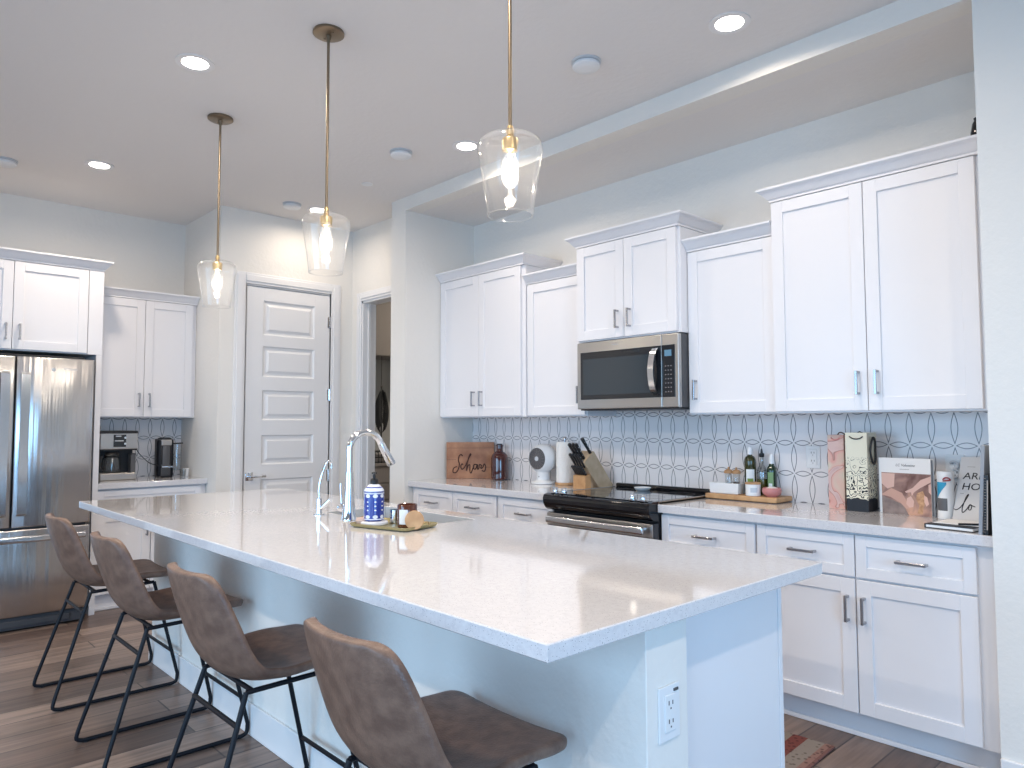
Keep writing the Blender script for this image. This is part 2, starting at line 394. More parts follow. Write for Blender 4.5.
# baseboards and casings
def board(mb, x0, x1, y0, y1, z1=.13): mb.box(x0, x1, y0, y1, 0, z1, .004)
p = MB(); board(p, XW, BX, YS-.014, YS); struct(p, 'baseboard_right', 'trim_white')
p = MB(); board(p, XD, XD+.014, YP, 2.29); board(p, XD, XD+.014, 3.22, YD); board(p, XD+.014, OX0-.09, YD-.014, YD); board(p, XC, XN, YS-.014, YS); struct(p, 'baseboard_left', 'trim_white')
def casing(name, plane, a0, a1, z1, at, wdt=.09, dep=.02):
    p = MB()
    L = [(a0-wdt, a0, 0, z1+wdt), (a1, a1+wdt, 0, z1+wdt), (a0, a1, z1, z1+wdt)]
    for i, (u0, u1, z0, z2) in enumerate(L):
        for k, (ins, dd) in enumerate(((0, dep*.6), (.02, dep))):
            uu0, uu1, zz0, zz1 = u0+ins*(i != 2), u1-ins*(i != 2), z0, z2-ins
            if i == 2: zz0 = z0+ins
            if plane == 'x': p.box(at, at+dd, uu0, uu1, zz0, zz1, .003)
            else: p.box(uu0, uu1, at-dd, at, zz0, zz1, .003)
    # jamb
    if plane == 'y':
        p.box(a0-.001, a0+.018, at, at+.13, 0, z1); p.box(a1-.018, a1+.001, at, at+.13, 0, z1); p.box(a0, a1, at, at+.13, z1-.018, z1+.001)
        p.box(a0+.018, a0+.03, at+.05, at+.075, 0, z1)
    else:
        p.box(at-.12, at, a0-.001, a0+.012, 0, z1); p.box(at-.12, at, a1-.012, a1+.001, 0, z1); p.box(at-.12, at, a0, a1, z1-.012, z1+.001)
    struct(p, name, 'trim_white')
casing('trim_2', 'x', DY0-.01, DY1+.01, DZ+.002, XD); casing('trim_3', 'y', OX0, OX1, OZ-.02, YD, .075)

# panelled pantry door
def panel_door():
    x1 = XD-.004; x0 = x1-.036
    y0, y1, z0, z1 = DY0+.006, DY1-.003, .01, DZ-.014
    zs = [(2.061, 2.345), (1.722, 1.972), (1.371, 1.614), (1.012, 1.250), (.655, .895), (.17, .535)]
    py0, py1 = 2.53, 2.985
    p = MB()
    p.box(x0, x1, y0, py0, z0, z1, .002); p.box(x0, x1, py1, y1, z0, z1, .002)
    zz = [z1] + [q for a, b in zs for q in (b, a)] + [z0]
    for i in range(0, len(zz), 2): p.box(x0, x1, py0-.001, py1+.001, zz[i+1], zz[i])
    for a, b in zs:
        loops = []
        for ins, dx in ((0, 0), (.012, -.012), (.03, -.012), (.05, -.002)):
            loops.append([(x1+dx, py0+ins, a+ins), (x1+dx, py1-ins, a+ins), (x1+dx, py1-ins, b-ins), (x1+dx, py0+ins, b-ins)])
        p.rings(loops, cap=False); p.add(loops[-1], [(0, 1, 2, 3)])
    for a, b in zs: p.box(x0, x0+.012, py0, py1, a, b)
    d = struct(p, 'door_1', 'trim_white')
    h = MB(); h.box(x1, x1+.008, 2.40, 2.46, .89, .955, .002); h.lathe([(.011, 0), (.011, .045)], (x1+.008, 2.43, .923), 16, axis='x')
    h.box(x1+.045, x1+.058, 2.42, 2.55, .914, .932, .004); h.build('door_handle', 'chrome', d, True)
    for z in (2.22, 1.59, .9, .3):
        hg = MB(); hg.lathe([(.007, -.05), (.007, .05)], (XD+.006, DY1+.004, z), 12); hg.box(XD-.011, XD+.002, DY1-.02, DY1+.004, z-.045, z+.045)
        hg.build('hinge', 'chrome', d, True)
panel_door()

# ------------------------------------------------------------------ cabinets
def TR(yf): return Matrix(((1,0,0,0),(0,-1,0,yf),(0,0,1,0),(0,0,0,1)))       # u->x, out->-y
def TF(xf): return Matrix(((0,1,0,xf),(1,0,0,0),(0,0,1,0),(0,0,0,1)))        # u->y, out->+x
def shaker(T, root, name, u0, u1, z0, z1, stile=.06, th=.02, handle=None, hl=.11, parent=None):
    g = .0018; u0 += g; u1 -= g; z0 += g; z1 -= g
    p = MB(T)
    p.box(u0, u0+stile, -th, 0, z0, z1, .0015, seg=1); p.box(u1-stile, u1, -th, 0, z0, z1, .0015, seg=1)
    p.box(u0+stile-.0005, u1-stile+.0005, -th, 0, z0, z0+stile, .0015, seg=1); p.box(u0+stile-.0005, u1-stile+.0005, -th, 0, z1-stile, z1, .0015, seg=1)
    p.box(u0+stile-.002, u1-stile+.002, -th, -.009, z0+stile-.002, z1-stile+.002)
    d = p.build(name, 'cabinet_white', root, world=True)
    if handle:
        kind, hu, hz = handle; h = MB(T); r = .0055
        if kind == 'v':
            h.box(hu-r, hu+r, .026, .036, hz-hl/2, hz+hl/2, .001, seg=1)
            for s in (-1, 1): h.box(hu-r, hu+r, -.001, .03, hz+s*(hl/2-.006)-.005, hz+s*(hl/2-.006)+.005)
        else:
            h.box(hu-hl/2, hu+hl/2, .026, .036, hz-r, hz+r, .001, seg=1)
            for s in (-1, 1): h.box(hu+s*(hl/2-.006)-.005, hu+s*(hl/2-.006)+.005, -.001, .03, hz-r, hz+r)
        h.build('handle', 'pull_metal', d, world=True)
    return d
CROWN = [(0, 0), (.004, 0), (.004, .010), (.012, .016), (.034, .044), (.046, .052), (.050, .056), (.050, .066)]
def crown(T, root, u0, u1, back, z, left=True, right=True, h=1.0):
    p = MB(T); loops = []
    for e, dz in CROWN:
        a = u0 - (e if left else 0); b = u1 + (e if right else 0)
        loops.append([(a, -back, z+dz*h), (b, -back, z+dz*h), (b, e, z+dz*h), (a, e, z+dz*h)])
    p.rings(loops); p.build('crown_moulding', 'cabinet_white', root, world=True)
def wall_cabinet(T, u0, u1, back, z0, z1, doors, label, lr=(True, True), loc=(0,0,0), group=None, ztop=None, dz=.0, hz=.135):
    """doors: list of (u0, u1, handle_u)"""
    r = thing('wall_cabinet', label, 'cabinet', loc, group=group)
    b = MB(T); b.box(u0, u1, -back, -.0205, z0, (ztop or z1), .001, seg=1); b.build('cabinet_body', 'cabinet_white', r, world=True)
    for a, c2, hu in doors: shaker(T, r, 'door', a, c2, z0+.006, z1, handle=('v', hu, z0+hz))
    crown(T, r, u0, u1, back, z1+.001, *lr)
    return r
UB = YW-.002
yf = 3.438; wall_cabinet(TR(yf), -1.750, -.757, UB-yf, 1.384, 2.452, [(-1.748, -1.2985, -1.338), (-1.2985, -.846, -1.255)], 'tall white two-door wall cabinet at the right end against the wall corner', (True, False), (-1.25, yf, 1.384))
yf = 3.476; wall_cabinet(TR(yf), -2.271, -1.751, UB-yf, 1.384, 2.294, [(-2.269, -1.755, -2.222)], 'white single-door wall cabinet immediately right of the microwave', (False, False), (-2.0, yf, 1.384))
yf = 3.395; wall_cabinet(TR(yf), -3.030, -2.272, UB-yf, 1.842, 2.438, [(-3.028, -2.656, -2.70), (-2.656, -2.288, -2.61)], 'short white two-door cabinet mounted directly above the microwave', (True, True), (-2.65, yf, 1.842), hz=.115)
yf = 3.474; wall_cabinet(TR(yf), -3.560, -3.031, UB-yf, 1.384, 2.294, [(-3.558, -3.034, -3.075)], 'white single-door wall cabinet immediately left of the microwave', (False, False), (-3.3, yf, 1.384))
yf = 3.445; wall_cabinet(TR(yf), -4.500, -3.561, UB-yf, 1.384, 2.437, [(-4.4995, -4.043, -4.085), (-4.043, -3.593, -4.00)], 'white two-door wall cabinet above the wooden name sign, at the niche corner', (False, True), (-4.0, yf, 1.384))
xf = -6.12; wall_cabinet(TF(xf), 1.400, 2.168, xf-XF-.002, 1.392, 2.318, [(1.405, 1.772, 1.735), (1.772, 2.138, 1.81)], 'white two-door wall cabinet above the coffee machines', (False, False), (xf, 1.78, 1.392))
# cabinet over the refrigerator with its tall side gables
xf = -5.80
r = thing('refrigerator_cabinet', 'deep white two-door cabinet above the refrigerator with tall side panel', 'cabinet', (xf, .86, 0))
T = TF(xf); bk = xf-XF-.002
MB(T).box(.352, 1.395, -bk, -.0205, 1.835, 2.44, .001).build('cabinet_body', 'cabinet_white', r, world=True)
MB(T).box(1.302, 1.395, -.022, 0, 1.835, 2.44, .001).build('stile', 'cabinet_white', r, world=True)
for a, b in ((.352, .39), (1.358, 1.395)): MB(T).box(a, b, -bk, 0, 0, 1.834, .001).build('side_panel', 'cabinet_white', r, world=True)
shaker(T, r, 'door', .41, .853, 1.841, 2.44, handle=('v', .815, 1.96)); shaker(T, r, 'door', .853, 1.30, 1.841, 2.44, handle=('v', .893, 1.96))
crown(T, r, .352, 1.395, bk, 2.441, True, True, 1.05)

def base_cabinet(T, u0, u1, back, drawers, doors, label, loc, kick=.08, end=None):
    r = thing('base_cabinet', label, 'cabinet', loc)
    MB(T).box(u0, u1, -back, -.0205, .112, .871, .001, seg=1).build('cabinet_body', 'cabinet_white', r, world=True)
    k = MB(T); k.box(u0, u1, -kick-.012, -kick, .0, .113); k.box(u0, u1, -kick, -kick+.012, 0, .022, .004); k.build('toe_kick', 'cabinet_white', r, world=True)
    for a, b, z0, z1, hl in drawers: shaker(T, r, 'drawer', a, b, z0, z1, .045, handle=('h', (a+b)/2, (z0+z1)/2), hl=hl)
    for a, b, z0, z1, hu in doors: shaker(T, r, 'door', a, b, z0, z1, handle=('v', hu, z1-.125), hl=.11)
    return r
yf = 3.175; T = TR(yf); bk = YW-.01-yf
base_cabinet(T, -1.7225, -.757, bk, [(-1.719, -1.274, .683, .862, .12), (-1.272, -.824, .683, .862, .115)], [(-1.719, -1.274, .12, .677, -1.306), (-1.272, -.824, .12, .677, -1.238)], 'white base cabinet with two drawers over two doors at the right wall', (-1.24, yf, 0))
base_cabinet(T, -2.258, -1.7235, bk, [(-2.254, -1.727, .683, .862, .12)], [(-2.254, -1.727, .12, .677, -1.77)], 'white single-drawer base cabinet just right of the range', (-1.99, yf, 0))
base_cabinet(T, -3.534, -3.024, bk, [(-3.526, -3.034, .683, .862, .12)], [(-3.526, -3.034, .12, .677, -3.08)], 'white single-drawer base cabinet just left of the range', (-3.28, yf, 0))
base_cabinet(T, -4.500, -3.536, bk, [(-4.455, -4.0, .683, .862, .12), (-3.998, -3.545, .683, .862, .12)], [(-4.455, -4.0, .12, .677, -4.03), (-3.998, -3.545, .12, .677, -3.965)], 'white two-drawer base cabinet beside the column, under the wooden sign', (-4.0, yf, 0))
T = TF(-5.845); bk = -5.845-XF-.01
base_cabinet(T, 1.397, 2.168, bk, [(1.402, 2.13, .70, .862, .30)], [(1.402, 1.766, .12, .695, 1.735), (1.768, 2.13, .12, .695, 1.80)], 'white base cabinet beside the refrigerator, under the coffee machines', (-5.84, 1.78, 0), kick=.06)

# ------------------------------------------------------------------ countertops
def slab(name, label, x0, x1, y0, y1, loc):
    o = MB().box(x0-loc[0], x1-loc[0], y0-loc[1], y1-loc[1], .872-loc[2], .914-loc[2], .003).build(name, 'quartz'); o.location = loc
    return tag(o, label, 'countertop')
slab('countertop', 'white speckled quartz countertop right of the range carrying gift bags', -2.258, XW-.001, 3.150, YW-.009, (-1.5, 3.45, .872))
slab('countertop', 'white speckled quartz countertop left of the range with fan and sign', XN+.001, -3.022, 3.150, YW-.009, (-3.8, 3.45, .872))
slab('countertop', 'small white countertop beside the refrigerator under the coffee machines', XF+.009, -5.82, 1.397, YP-.001, (-6.1, 1.78, .872))

# ------------------------------------------------------------------ island
IX0, IX1, IY0, IY1 = -4.562, -.977, 1.006, 2.195
SX0, SX1, SY0, SY1 = -3.17, -2.47, 1.745, 2.085
def island():
    r = thing('kitchen_island', 'long white kitchen island with painted knee wall behind the four stools', 'island', (-2.7, 1.7, 0))
    MB().box(-4.46, -1.018, 1.368, 1.532, 0, .8715, .002).build('knee_wall', 'wall_paint', r, world=True)
    b = MB(); b.box(-4.44, -1.114, 1.533, 2.136, .11, .62); b.box(-4.44, -3.2, 1.533, 2.136, .62, .871); b.box(-2.44, -1.114, 1.533, 2.136, .62, .871)
    b.box(-4.44, -1.2, 1.533, 2.04, 0, .11); b.box(-3.2, -2.44, 2.128, 2.136, .62, .871)
    b.build('cabinet_body', 'cabinet_white', r, world=True)
    e = MB(); e.box(-1.113, -1.093, 1.533, 2.136, 0, .8715, .001); e.box(-1.112, -1.090, 2.137, 2.158, .0, .8715, .001); e.build('end_panel', 'cabinet_white', r, world=True)
    bb = MB(); bb.box(-4.472, -1.006, 1.356, 1.368, 0, .135, .004); bb.box(-1.018, -1.006, 1.368, 1.531, 0, .135, .004); bb.box(-4.472, -4.46, 1.368, 1.531, 0, .135, .004)
    bb.build('baseboard', 'trim_white', r, world=True)
    T = Matrix(((1,0,0,0),(0,1,0,2.158),(0,0,1,0),(0,0,0,1)))
    xs = [-4.43, -3.83, -3.23, -2.82, -2.41, -1.77, -1.13]
    for i in range(6): shaker(T, r, 'door', xs[i], xs[i+1], .12, .86, handle=('v', xs[i+1]-.05 if i % 2 == 0 else xs[i]+.05, .74))
    # slab with sink cut-out
    t = MB(); z0, z1 = .878, .914
    o = [(IX0, IY0), (IX1, IY0), (IX1, IY1), (IX0, IY1)]; h = [(SX0, SY0), (SX1, SY0), (SX1, SY1), (SX0, SY1)]
    e = .0025
    def ins(P, d): # shrink(+)/grow(-) rectangle
        (a, b), (c2, d2) = P[0], P[2]; return [(a+d, b+d), (c2-d, b+d), (c2-d, d2-d), (a+d, d2-d)]
    L = [[(x, y, z1) for x, y in ins(h, -e)], [(x, y, z1) for x, y in ins(o, e)], [(x, y, z1-e) for x, y in o], [(x, y, z0+e) for x, y in o], [(x, y, z0) for x, y in ins(o, e)],
         [(x, y, z0) for x, y in ins(h, 0)], [(x, y, z1-e) for x, y in h], [(x, y, z1) for x, y in ins(h, -e)]]
    t.rings(L, cap=False); bmesh.ops.remove_doubles(t.bm, verts=t.bm.verts[:], dist=1e-6)
    s = t.build('island_countertop', 'quartz'); tag(s, 'long white quartz island top with speckles and a sink cut-out', 'countertop')
    # undermount sink
    k = MB(); g = .006
    a0, a1, b0, b1 = SX0-g, SX1+g, SY0-g, SY1+g
    def rect(x0, x1, y0, y1, z): return [(x0, y0, z), (x1, y0, z), (x1, y1, z), (x0, y1, z)]
    a0, a1, b0, b1 = SX0+.001, SX1-.001, SY0+.001, SY1-.001
    k.rings([rect(a0, a1, b0, b1, .913), rect(a0+.006, a1-.006, b0+.006, b1-.006, .68), rect(a0+.03, a1-.03, b0+.03, b1-.03, .66),
             rect(a0+.03, a1-.03, b0+.03, b1-.03, .657), rect(a0+.004, a1-.004, b0+.004, b1-.004, .678), rect(a0+.001, a1-.001, b0+.001, b1-.001, .913)], cap=False)
    x = thing('kitchen_sink', 'stainless undermount sink set into the island top', 'sink', ((SX0+SX1)/2, (SY0+SY1)/2, .66))
    k.add(rect(a0+.03, a1-.03, b0+.03, b1-.03, .66), [(0, 1, 2, 3)]); k.build('basin', 'sink_steel', x, world=True, recalc=False)
    MB().lathe([(.045, 0), (.045, .003), (.03, .001)], ((SX0+SX1)/2, (SY0+SY1)/2, .661), 24).build('drain', 'chrome', x, True, world=True)
island()

def outlet(T, root_loc, label, cat='outlet', group=None, tall=.117, wide=.075):
    """T maps (u, out, z); centre at the origin of T"""
    r = thing('wall_outlet', label, cat, root_loc, group=group)
    MB(T).box(-wide/2, wide/2, 0, .006, -tall/2, tall/2, .002).build('cover_plate', 'plastic_white', r, world=True)
    s = MB(T); s.box(-.021, .021, .005, .009, -.042, .042, .003); f = s.build('socket_insert', 'plastic_white', r, world=True)
    q = MB(T)
    for zc in (-.021, .021):
        q.box(-.009, -.006, .0085, .0095, zc-.002, zc+.008); q.box(.006, .009, .0085, .0095, zc-.002, zc+.007); q.box(-.002, .002, .0085, .0095, zc-.012, zc-.008)
    q.build('socket_slots', 'dark_grey', f, world=True)
    return r
def TRc(x, y, z): return Matrix(((1,0,0,x),(0,-1,0,y),(0,0,1,z),(0,0,0,1)))
def TFc(x, y, z): return Matrix(((0,1,0,x),(1,0,0,y),(0,0,1,z),(0,0,0,1)))
outlet(TRc(-1.714, YW-.008, 1.156), (-1.714, YW-.008, 1.156), 'white wall outlet on the tile left of the gift bags')
r3 = outlet(TRc(-1.052, YW-.008, 1.125), (-1.052, YW-.008, 1.125), 'white wall outlet behind the grey plaque at the right end', wide=.08, tall=.125)
c3 = MB(); c3.tube(spline([(-.018, 0, .028), (-.004, 0, .036), (.014, 0, .028), (.014, 0, .010), (-.002, 0, .002), (.016, 0, -.006), (.018, 0, -.026), (.0, 0, -.036), (-.018, 0, -.026)], 6), .0055, 10)
o = c3.build('charger_cord', 'plastic_pale', None, True); o.location = (-1.052, YW-.026, 1.120); tag(o, 'pale grey curl shaped like a numeral 3 on the outlet', 'cord')
outlet(TFc(-1.018, 1.450, .660), (-1.018, 1.447, .66), 'white outlet low on the end of the island', tall=.125, wide=.082)
MB().box(-1.012, -1.0095, 1.465, 1.482, .706, .712).build('outlet_mark', 'dark_grey', bpy.data.objects['wall_outlet.002'], world=True)

# ------------------------------------------------------------------ faucet etc.
def faucet():
    bx, by = -2.83, 1.668; z = .914
    r = thing('kitchen_faucet', 'tall chrome gooseneck pull-down faucet at the island sink', 'faucet', (bx, by, z))
    MB().lathe([(.033, 0), (.033, .004), (.031, .008), (.026, .06), (.020, .14), (.0175, .205), (.0175, .21)], (0, 0, 0), 32).build('faucet_body', 'chrome', r, True)
    d = Vector((.16, .987, 0)).normalized()
    pts = [(0, 0, .205), (0, 0, .25), (0, 0, .308)]
    R = .076
    for k in range(1, 15):
        a = pi * k/14 * .90; pts.append((d.x*R*(1-cos(a)), d.y*R*(1-cos(a)), .308+R*sin(a)))
    MB().tube(pts, .0145, 16).build('gooseneck', 'chrome', r, True)
    e = Vector(pts[-1]); t = (Vector(pts[-1])-Vector(pts[-2])).normalized()
    t = (t + d*.12).normalized()
    h = MB(); h.tube([e, e+t*.008, e+t*.02, e+t*.105, e+t*.109], [.0145, .016, .0165, .0205, .018], 20); h.build('spray_head', 'steel_handle', r, True)
    l = MB(); l.lathe([(.017, -.075), (.019, -.07), (.019, -.03), (.012, 0)], (0, 0, .05), 20, axis='x'); l.tube([(-.06, 0, .06), (-.068, 0, .10), (-.075, 0, .155)], [.006, .005, .004], 10)
    l.build('lever_handle', 'chrome', r, True)
    r = thing('filter_faucet', 'small thin chrome filtered-water faucet left of the tall faucet', 'faucet', (-3.088, 1.662, z))
    MB().lathe([(.028, 0), (.028, .003), (.014, .005), (.013, .075), (.008, .08)], (0, 0, 0), 24).build('faucet_body', 'chrome', r, True)
    MB().tube(spline([(0, 0, .075), (0, 0, .13), (.004, .012, .19), (.008, .028, .235), (.012, .042, .247), (.015, .053, .236), (.015, .055, .212)], 5), .0055, 12).build('spout', 'chrome', r, True)
    MB().tube([(.01, .005, .03), (.035, .02, .055), (.05, .03, .07)], [.009, .012, .012], 12).build('lever_handle', 'chrome', r, True)
faucet()

# tray with toiletries
def tray():
    a = radians(14); loc = (-2.522, 1.695, .914)
    r = thing('serving_tray', 'shallow olive-gold rectangular tray on the island by the sink', 'tray', loc, a)
    def rect(w, d, z, rr=.02):
        out = []
        for cx, cy, a0 in ((w-rr, d-rr, 0), (-w+rr, d-rr, 90), (-w+rr, -d+rr, 180), (w-rr, -d+rr, 270)):
            for k in range(5): t = radians(a0+k*22.5); out.append((cx+rr*cos(t), cy+rr*sin(t), z))
        return out
    W, D = .152, .100
    MB().rings([rect(W-.01, D-.01, 0), rect(W, D, .004), rect(W+.006, D+.006, .016), rect(W+.003, D+.003, .0165), rect(W-.004, D-.004, .006), rect(W-.01, D-.01, .005)]).build('tray_body', 'olive_metal', r, True)
    for s in (1, -1):
        MB().tube(spline([(s*W, -.04, .014), (s*(W+.012), -.025, .026), (s*(W+.016), 0, .03), (s*(W+.012), .025, .026), (s*W, .04, .014)], 4), .0035, 8).build('tray_handle', 'brass_bright', r, True)
    def at(u, v): return (loc[0]+u*cos(a)-v*sin(a), loc[1]+u*sin(a)+v*cos(a), loc[2]+.0055)
    o = MB().lathe([(.052, 0), (.056, .004), (.056, .011), (.052, .015)], n=36).build('marble_coaster', 'marble', None, True); o.location = at(-.088, -.02); tag(o, 'round white marble coaster under the blue soap bottle', 'coaster')
    px, py, pz = at(-.096, -.015); pz += .0155
    b = thing('soap_bottle', 'blue and white patterned soap bottle with a black pump', 'bottle', (px, py, pz))
    MB().lathe([(.036, 0), (.041, .004), (.0415, .012), (.0415, .112), (.041, .118)], n=40).build('bottle_body', 'navy_blue', b, True)
    s = MB(); s.lathe([(.0412, .117), (.041, .124), (.034, .135), (.022, .147), (.015, .150)], n=36, mi=0); s.lathe([(.0418, .118), (.0418, .1215)], n=36, mi=1, cap=False)
    s.lathe([(.0345, .1355), (.031, .1395)], n=36, mi=1, cap=False); s.build('bottle_shoulder', ['pattern_white', 'navy_blue'], b, True)
    w_ = MB()
    for k in range(8):
        th = 2*pi*k/8+.35
        for j, zz in enumerate((.018, .045, .062, .079, .103)):
            n_ = 10; R = .0419; sz = .011 if j in (0, 4) else .0045
            V = [(R*cos(th), R*sin(th), zz)] + [(R*1.004*cos(th+sz/R*cos(2*pi*i/n_)), R*1.004*sin(th+sz/R*cos(2*pi*i/n_)), zz+(sz*.7)*sin(2*pi*i/n_)) for i in range(n_)]
            w_.add(V, [(0, 1+i, 1+(i+1) % n_) for i in range(n_)])
        for zz in (.030, .092):
            pass
    for zz in (.008, .113): w_.lathe([(.0421, zz-.002), (.0421, zz+.002)], n=36, cap=False)
    w_.build('painted_pattern', 'pattern_white', b)
    p = MB(); p.lathe([(.016, .148), (.016, .168), (.013, .172), (.006, .174), (.006, .190), (.011, .192), (.011, .198), (.004, .200)], n=24)
    p.tube([(0, 0, .194), (.02, -.012, .195), (.036, -.022, .190)], [.006, .005, .004], 10); p.build('pump', 'black_plastic', b, True)
    x, y, z = at(.080, -.008)
    b = thing('candle_jar', 'amber glass candle jar with a white label on the tray', 'candle', (x, y, z))
    MB().lathe([(.036, 0), (.040, .004), (.040, .088), (.038, .092), (.034, .090), (.034, .070), (.001, .070)], n=36, cap=False).build('jar', 'amber_jar', b, True)
    l = MB(); R = .0405
    th0 = math.atan2(-y, -x)-.05
    V = []; n_ = 10
    for i in range(n_+1):
        t = th0-.85+.95*i/n_
        V += [(R*cos(t), R*sin(t), .015), (R*cos(t), R*sin(t), .073)]
    l.add(V, [(2*i, 2*i+2, 2*i+3, 2*i+1) for i in range(n_)]); l.build('label_sticker', 'label_white', b)
    # wooden lid leaning on the jar
    x2, y2, z2 = at(.150, -.046)
    l = MB().lathe([(.036, -.005), (.0375, -.003), (.0375, .003), (.036, .005)], n=36, axis='z').build('wooden_disc', 'wood_light', None, True)
    l.location = (x2, y2, z2+.0365); v = Vector((-x2+.15, -y2, .25)).normalized(); l.rotation_euler = v.to_track_quat('Z', 'Y').to_euler(); tag(l, 'round wooden disc leaning against the amber candle jar', 'disc')
    x, y, z = at(-.150, -.05)
    s = MB(); s.lathe([(.018, 0), (.026, .006), (.027, .016), (.020, .026), (.006, .029)], n=20); s = s.build('pumice_stone', 'stone_pink', None, True); s.location = (x+.012, y+.01, z); tag(s, 'small pinkish rounded stone at the left end of the tray', 'stone')
    # steel cup by the sink
    c_ = MB().lathe([(.020, 0), (.022, .002), (.023, .056), (.0215, .056), (.0205, .004), (.001, .003)], n=28, cap=False).build('steel_cup', 'steel_handle', None, True)
    c_.location = at(-.042, .055); tag(c_, 'small steel cup between the soap bottle and the candle jar', 'cup')
tray()

# ------------------------------------------------------------------ range
def stove():
    x0, x1 = -3.020, -2.262; yb = YW-.012
    r = thing('range', 'black and stainless slide-in electric range between the two countertops', 'stove', (-2.64, 3.1, 0))
    MB().box(x0, x1, 3.17, yb, .10, .905, .002).build('range_body', 'black_plastic', r, world=True)
    b = MB(); b.box(x0+.02, x1-.02, 3.2, yb, 0, .10); b.build('range_base', 'dark_grey', r, world=True)
    t = MB(); t.box(x0-.0015, x1+.0015, 3.165, yb-.03, .906, .926, .004, mi=0)
    t.box(x0+.03, x1-.03, 3.115, yb-.03, .9262, .9267, mi=0)
    ck = t.build('cooktop', 'black_glass', r, world=True)
    rg = MB()
    for cx, cy, rr in ((-2.83, 3.33, .11), (-2.44, 3.33, .085), (-2.83, 3.60, .075), (-2.44, 3.60, .10)):
        rg.tube([(cx+rr*cos(2*pi*k/40), cy+rr*sin(2*pi*k/40), .9262) for k in range(40)], .0012, 6, closed=True)
    rg.build('burner_ring', 'dark_grey', ck, world=True)
    s = MB(); s.box(x0-.0015, x0+.006, 3.165, yb-.03, .912, .9285, .002); s.box(x1-.006, x1+.0015, 3.165, yb-.03, .912, .9285, .002); s.build('edge_trim', 'steel_flat', ck, world=True)
    MB().box(x0+.01, x1-.01, yb-.04, yb, .92, .952, .012, seg=3).build('rear_vent', 'black_gloss', r, True, world=True)
    # curved control fascia
    pr = [(3.165, .928), (3.115, .927), (3.085, .918), (3.076, .900), (3.080, .870), (3.098, .842), (3.12, .830), (3.165, .825)]
    MB().prism(pr, x0-.0015, x1+.0015, 'yz').build('control_fascia', 'black_gloss', r, True, world=True)
    # brushed strip carrying the knobs
    MB().prism([(3.155, .9285), (3.112, .9275), (3.112, .929), (3.155, .930)], x0+.03, x1-.03, 'yz').build('control_strip', 'black_glass', r, world=True)
    for kx in (-2.965, -2.895, -2.40, -2.33):
        k = MB(); k.lathe([(.021, 0), (.021, .006), (.017, .009), (.0165, .026), (.014, .029)], (kx, 3.125, .929), 24); k.box(kx-.004, kx+.004, 3.106, 3.144, .955, .961, .001)
        k.build('knob', 'chrome', r, True, world=True)
    d = MB(); d.box(x0, x1, 3.118, 3.169, .20, .815, .004); dr = d.build('oven_door', 'black_glass', r, world=True)
    d = MB(); d.box(x0, x1, 3.11, 3.117, .742, .812, .003); d.build('door_trim', 'steel_flat', dr, world=True); MB().box(x0, x1, 3.11, 3.117, .20, .25, .003).build('door_trim', 'steel_flat', dr, world=True)
    h = MB(); h.box(x0+.03, x1-.03, 3.058, 3.084, .760, .800, .010, seg=3)
    for hx in (x0+.07, x1-.07): h.box(hx-.02, hx+.02, 3.08, 3.118, .768, .792, .004)
    h.build('oven_handle', 'steel_handle', dr, True, world=True)
    MB().box(x0, x1, 3.118, 3.169, .10, .195, .004).build('storage_drawer', 'steel_flat', r, world=True)
    s = thing('spoon_rest', 'small round white dish at the rear of the cooktop', 'dish', (-2.71, 3.63, .9268))
    MB().lathe([(.03, 0), (.042, .004), (.052, .018), (.050, .020), (.040, .008), (.001, .006)], n=32, cap=False).build('dish', 'plastic_white', s, True)
stove()

def microwave():
    x0, x1, y0, z0, z1 = -3.024, -2.277, 3.392, 1.424, 1.836
    r = thing('microwave', 'stainless over-the-range microwave mounted below the short cabinet', 'microwave', (-2.65, y0, z0))
    MB().box(x0+.002, x1+.003, y0+.03, YW-.01, z0, z1, .003).build('microwave_body', 'dark_grey', r, world=True)
    T = TR(y0)
    d = MB(T); d.box(x0, -2.390, -.03, 0, z0, z1, .004); d = d.build('microwave_door', 'steel_flat', r, world=True)
    MB(T).box(x0+.03, -2.392, .0, .003, z0+.058, z1-.062, .001).build('window_bezel', 'black_glass', d, world=True)
    MB(T).box(x0+.052, -2.47, .003, .0045, z0+.085, z1-.105, .001).build('window_pane', 'oven_window', d, world=True)
    h = MB(T); pts = spline([(-2.425, .0, z0+.07), (-2.43, .028, z0+.11), (-2.432, .043, z0+.205), (-2.43, .028, z1-.115), (-2.425, .0, z1-.075)], 6)
    V = []
    for k, p in enumerate(pts):
        V.append([(p.x-.019, p.y, p.z), (p.x+.019, p.y, p.z), (p.x+.019, p.y+.010, p.z), (p.x-.019, p.y+.010, p.z)])
    h.rings(V); h.build('door_handle', 'steel_handle', d, True, world=True)
    c_ = MB(T); c_.box(-2.388, x1, -.03, 0, z0, z1, .004); c_ = c_.build('control_panel', 'steel_flat', r, world=True)
    MB(T).box(-2.388, x1-.025, 0, .003, z0+.058, z1-.062, .001).build('panel_glass', 'black_glass', c_, world=True)
    MB(T).box(-2.368, x1-.045, .003, .004, z1-.125, z1-.09).build('display', 'screen_blue', c_, world=True)
    b = MB(T)
    for i in range(3):
        for j in range(7): b.box(-2.366+i*.018, -2.358+i*.018, .003, .0036, z0+.085+j*.024, z0+.091+j*.024)
    b.build('buttons', 'ink_grey', c_, world=True)
    MB(T).box(x0+.02, x1-.01, -.34, -.01, z0-.008, z0+.001).build('underside_vent', 'black_plastic', r, world=True)
    text_mesh('brand_mark', 'Whirlpool', .013, 'plastic_pale', d, (-.10, -.001, z1-z0-.032), (pi/2, 0, 0))
microwave()

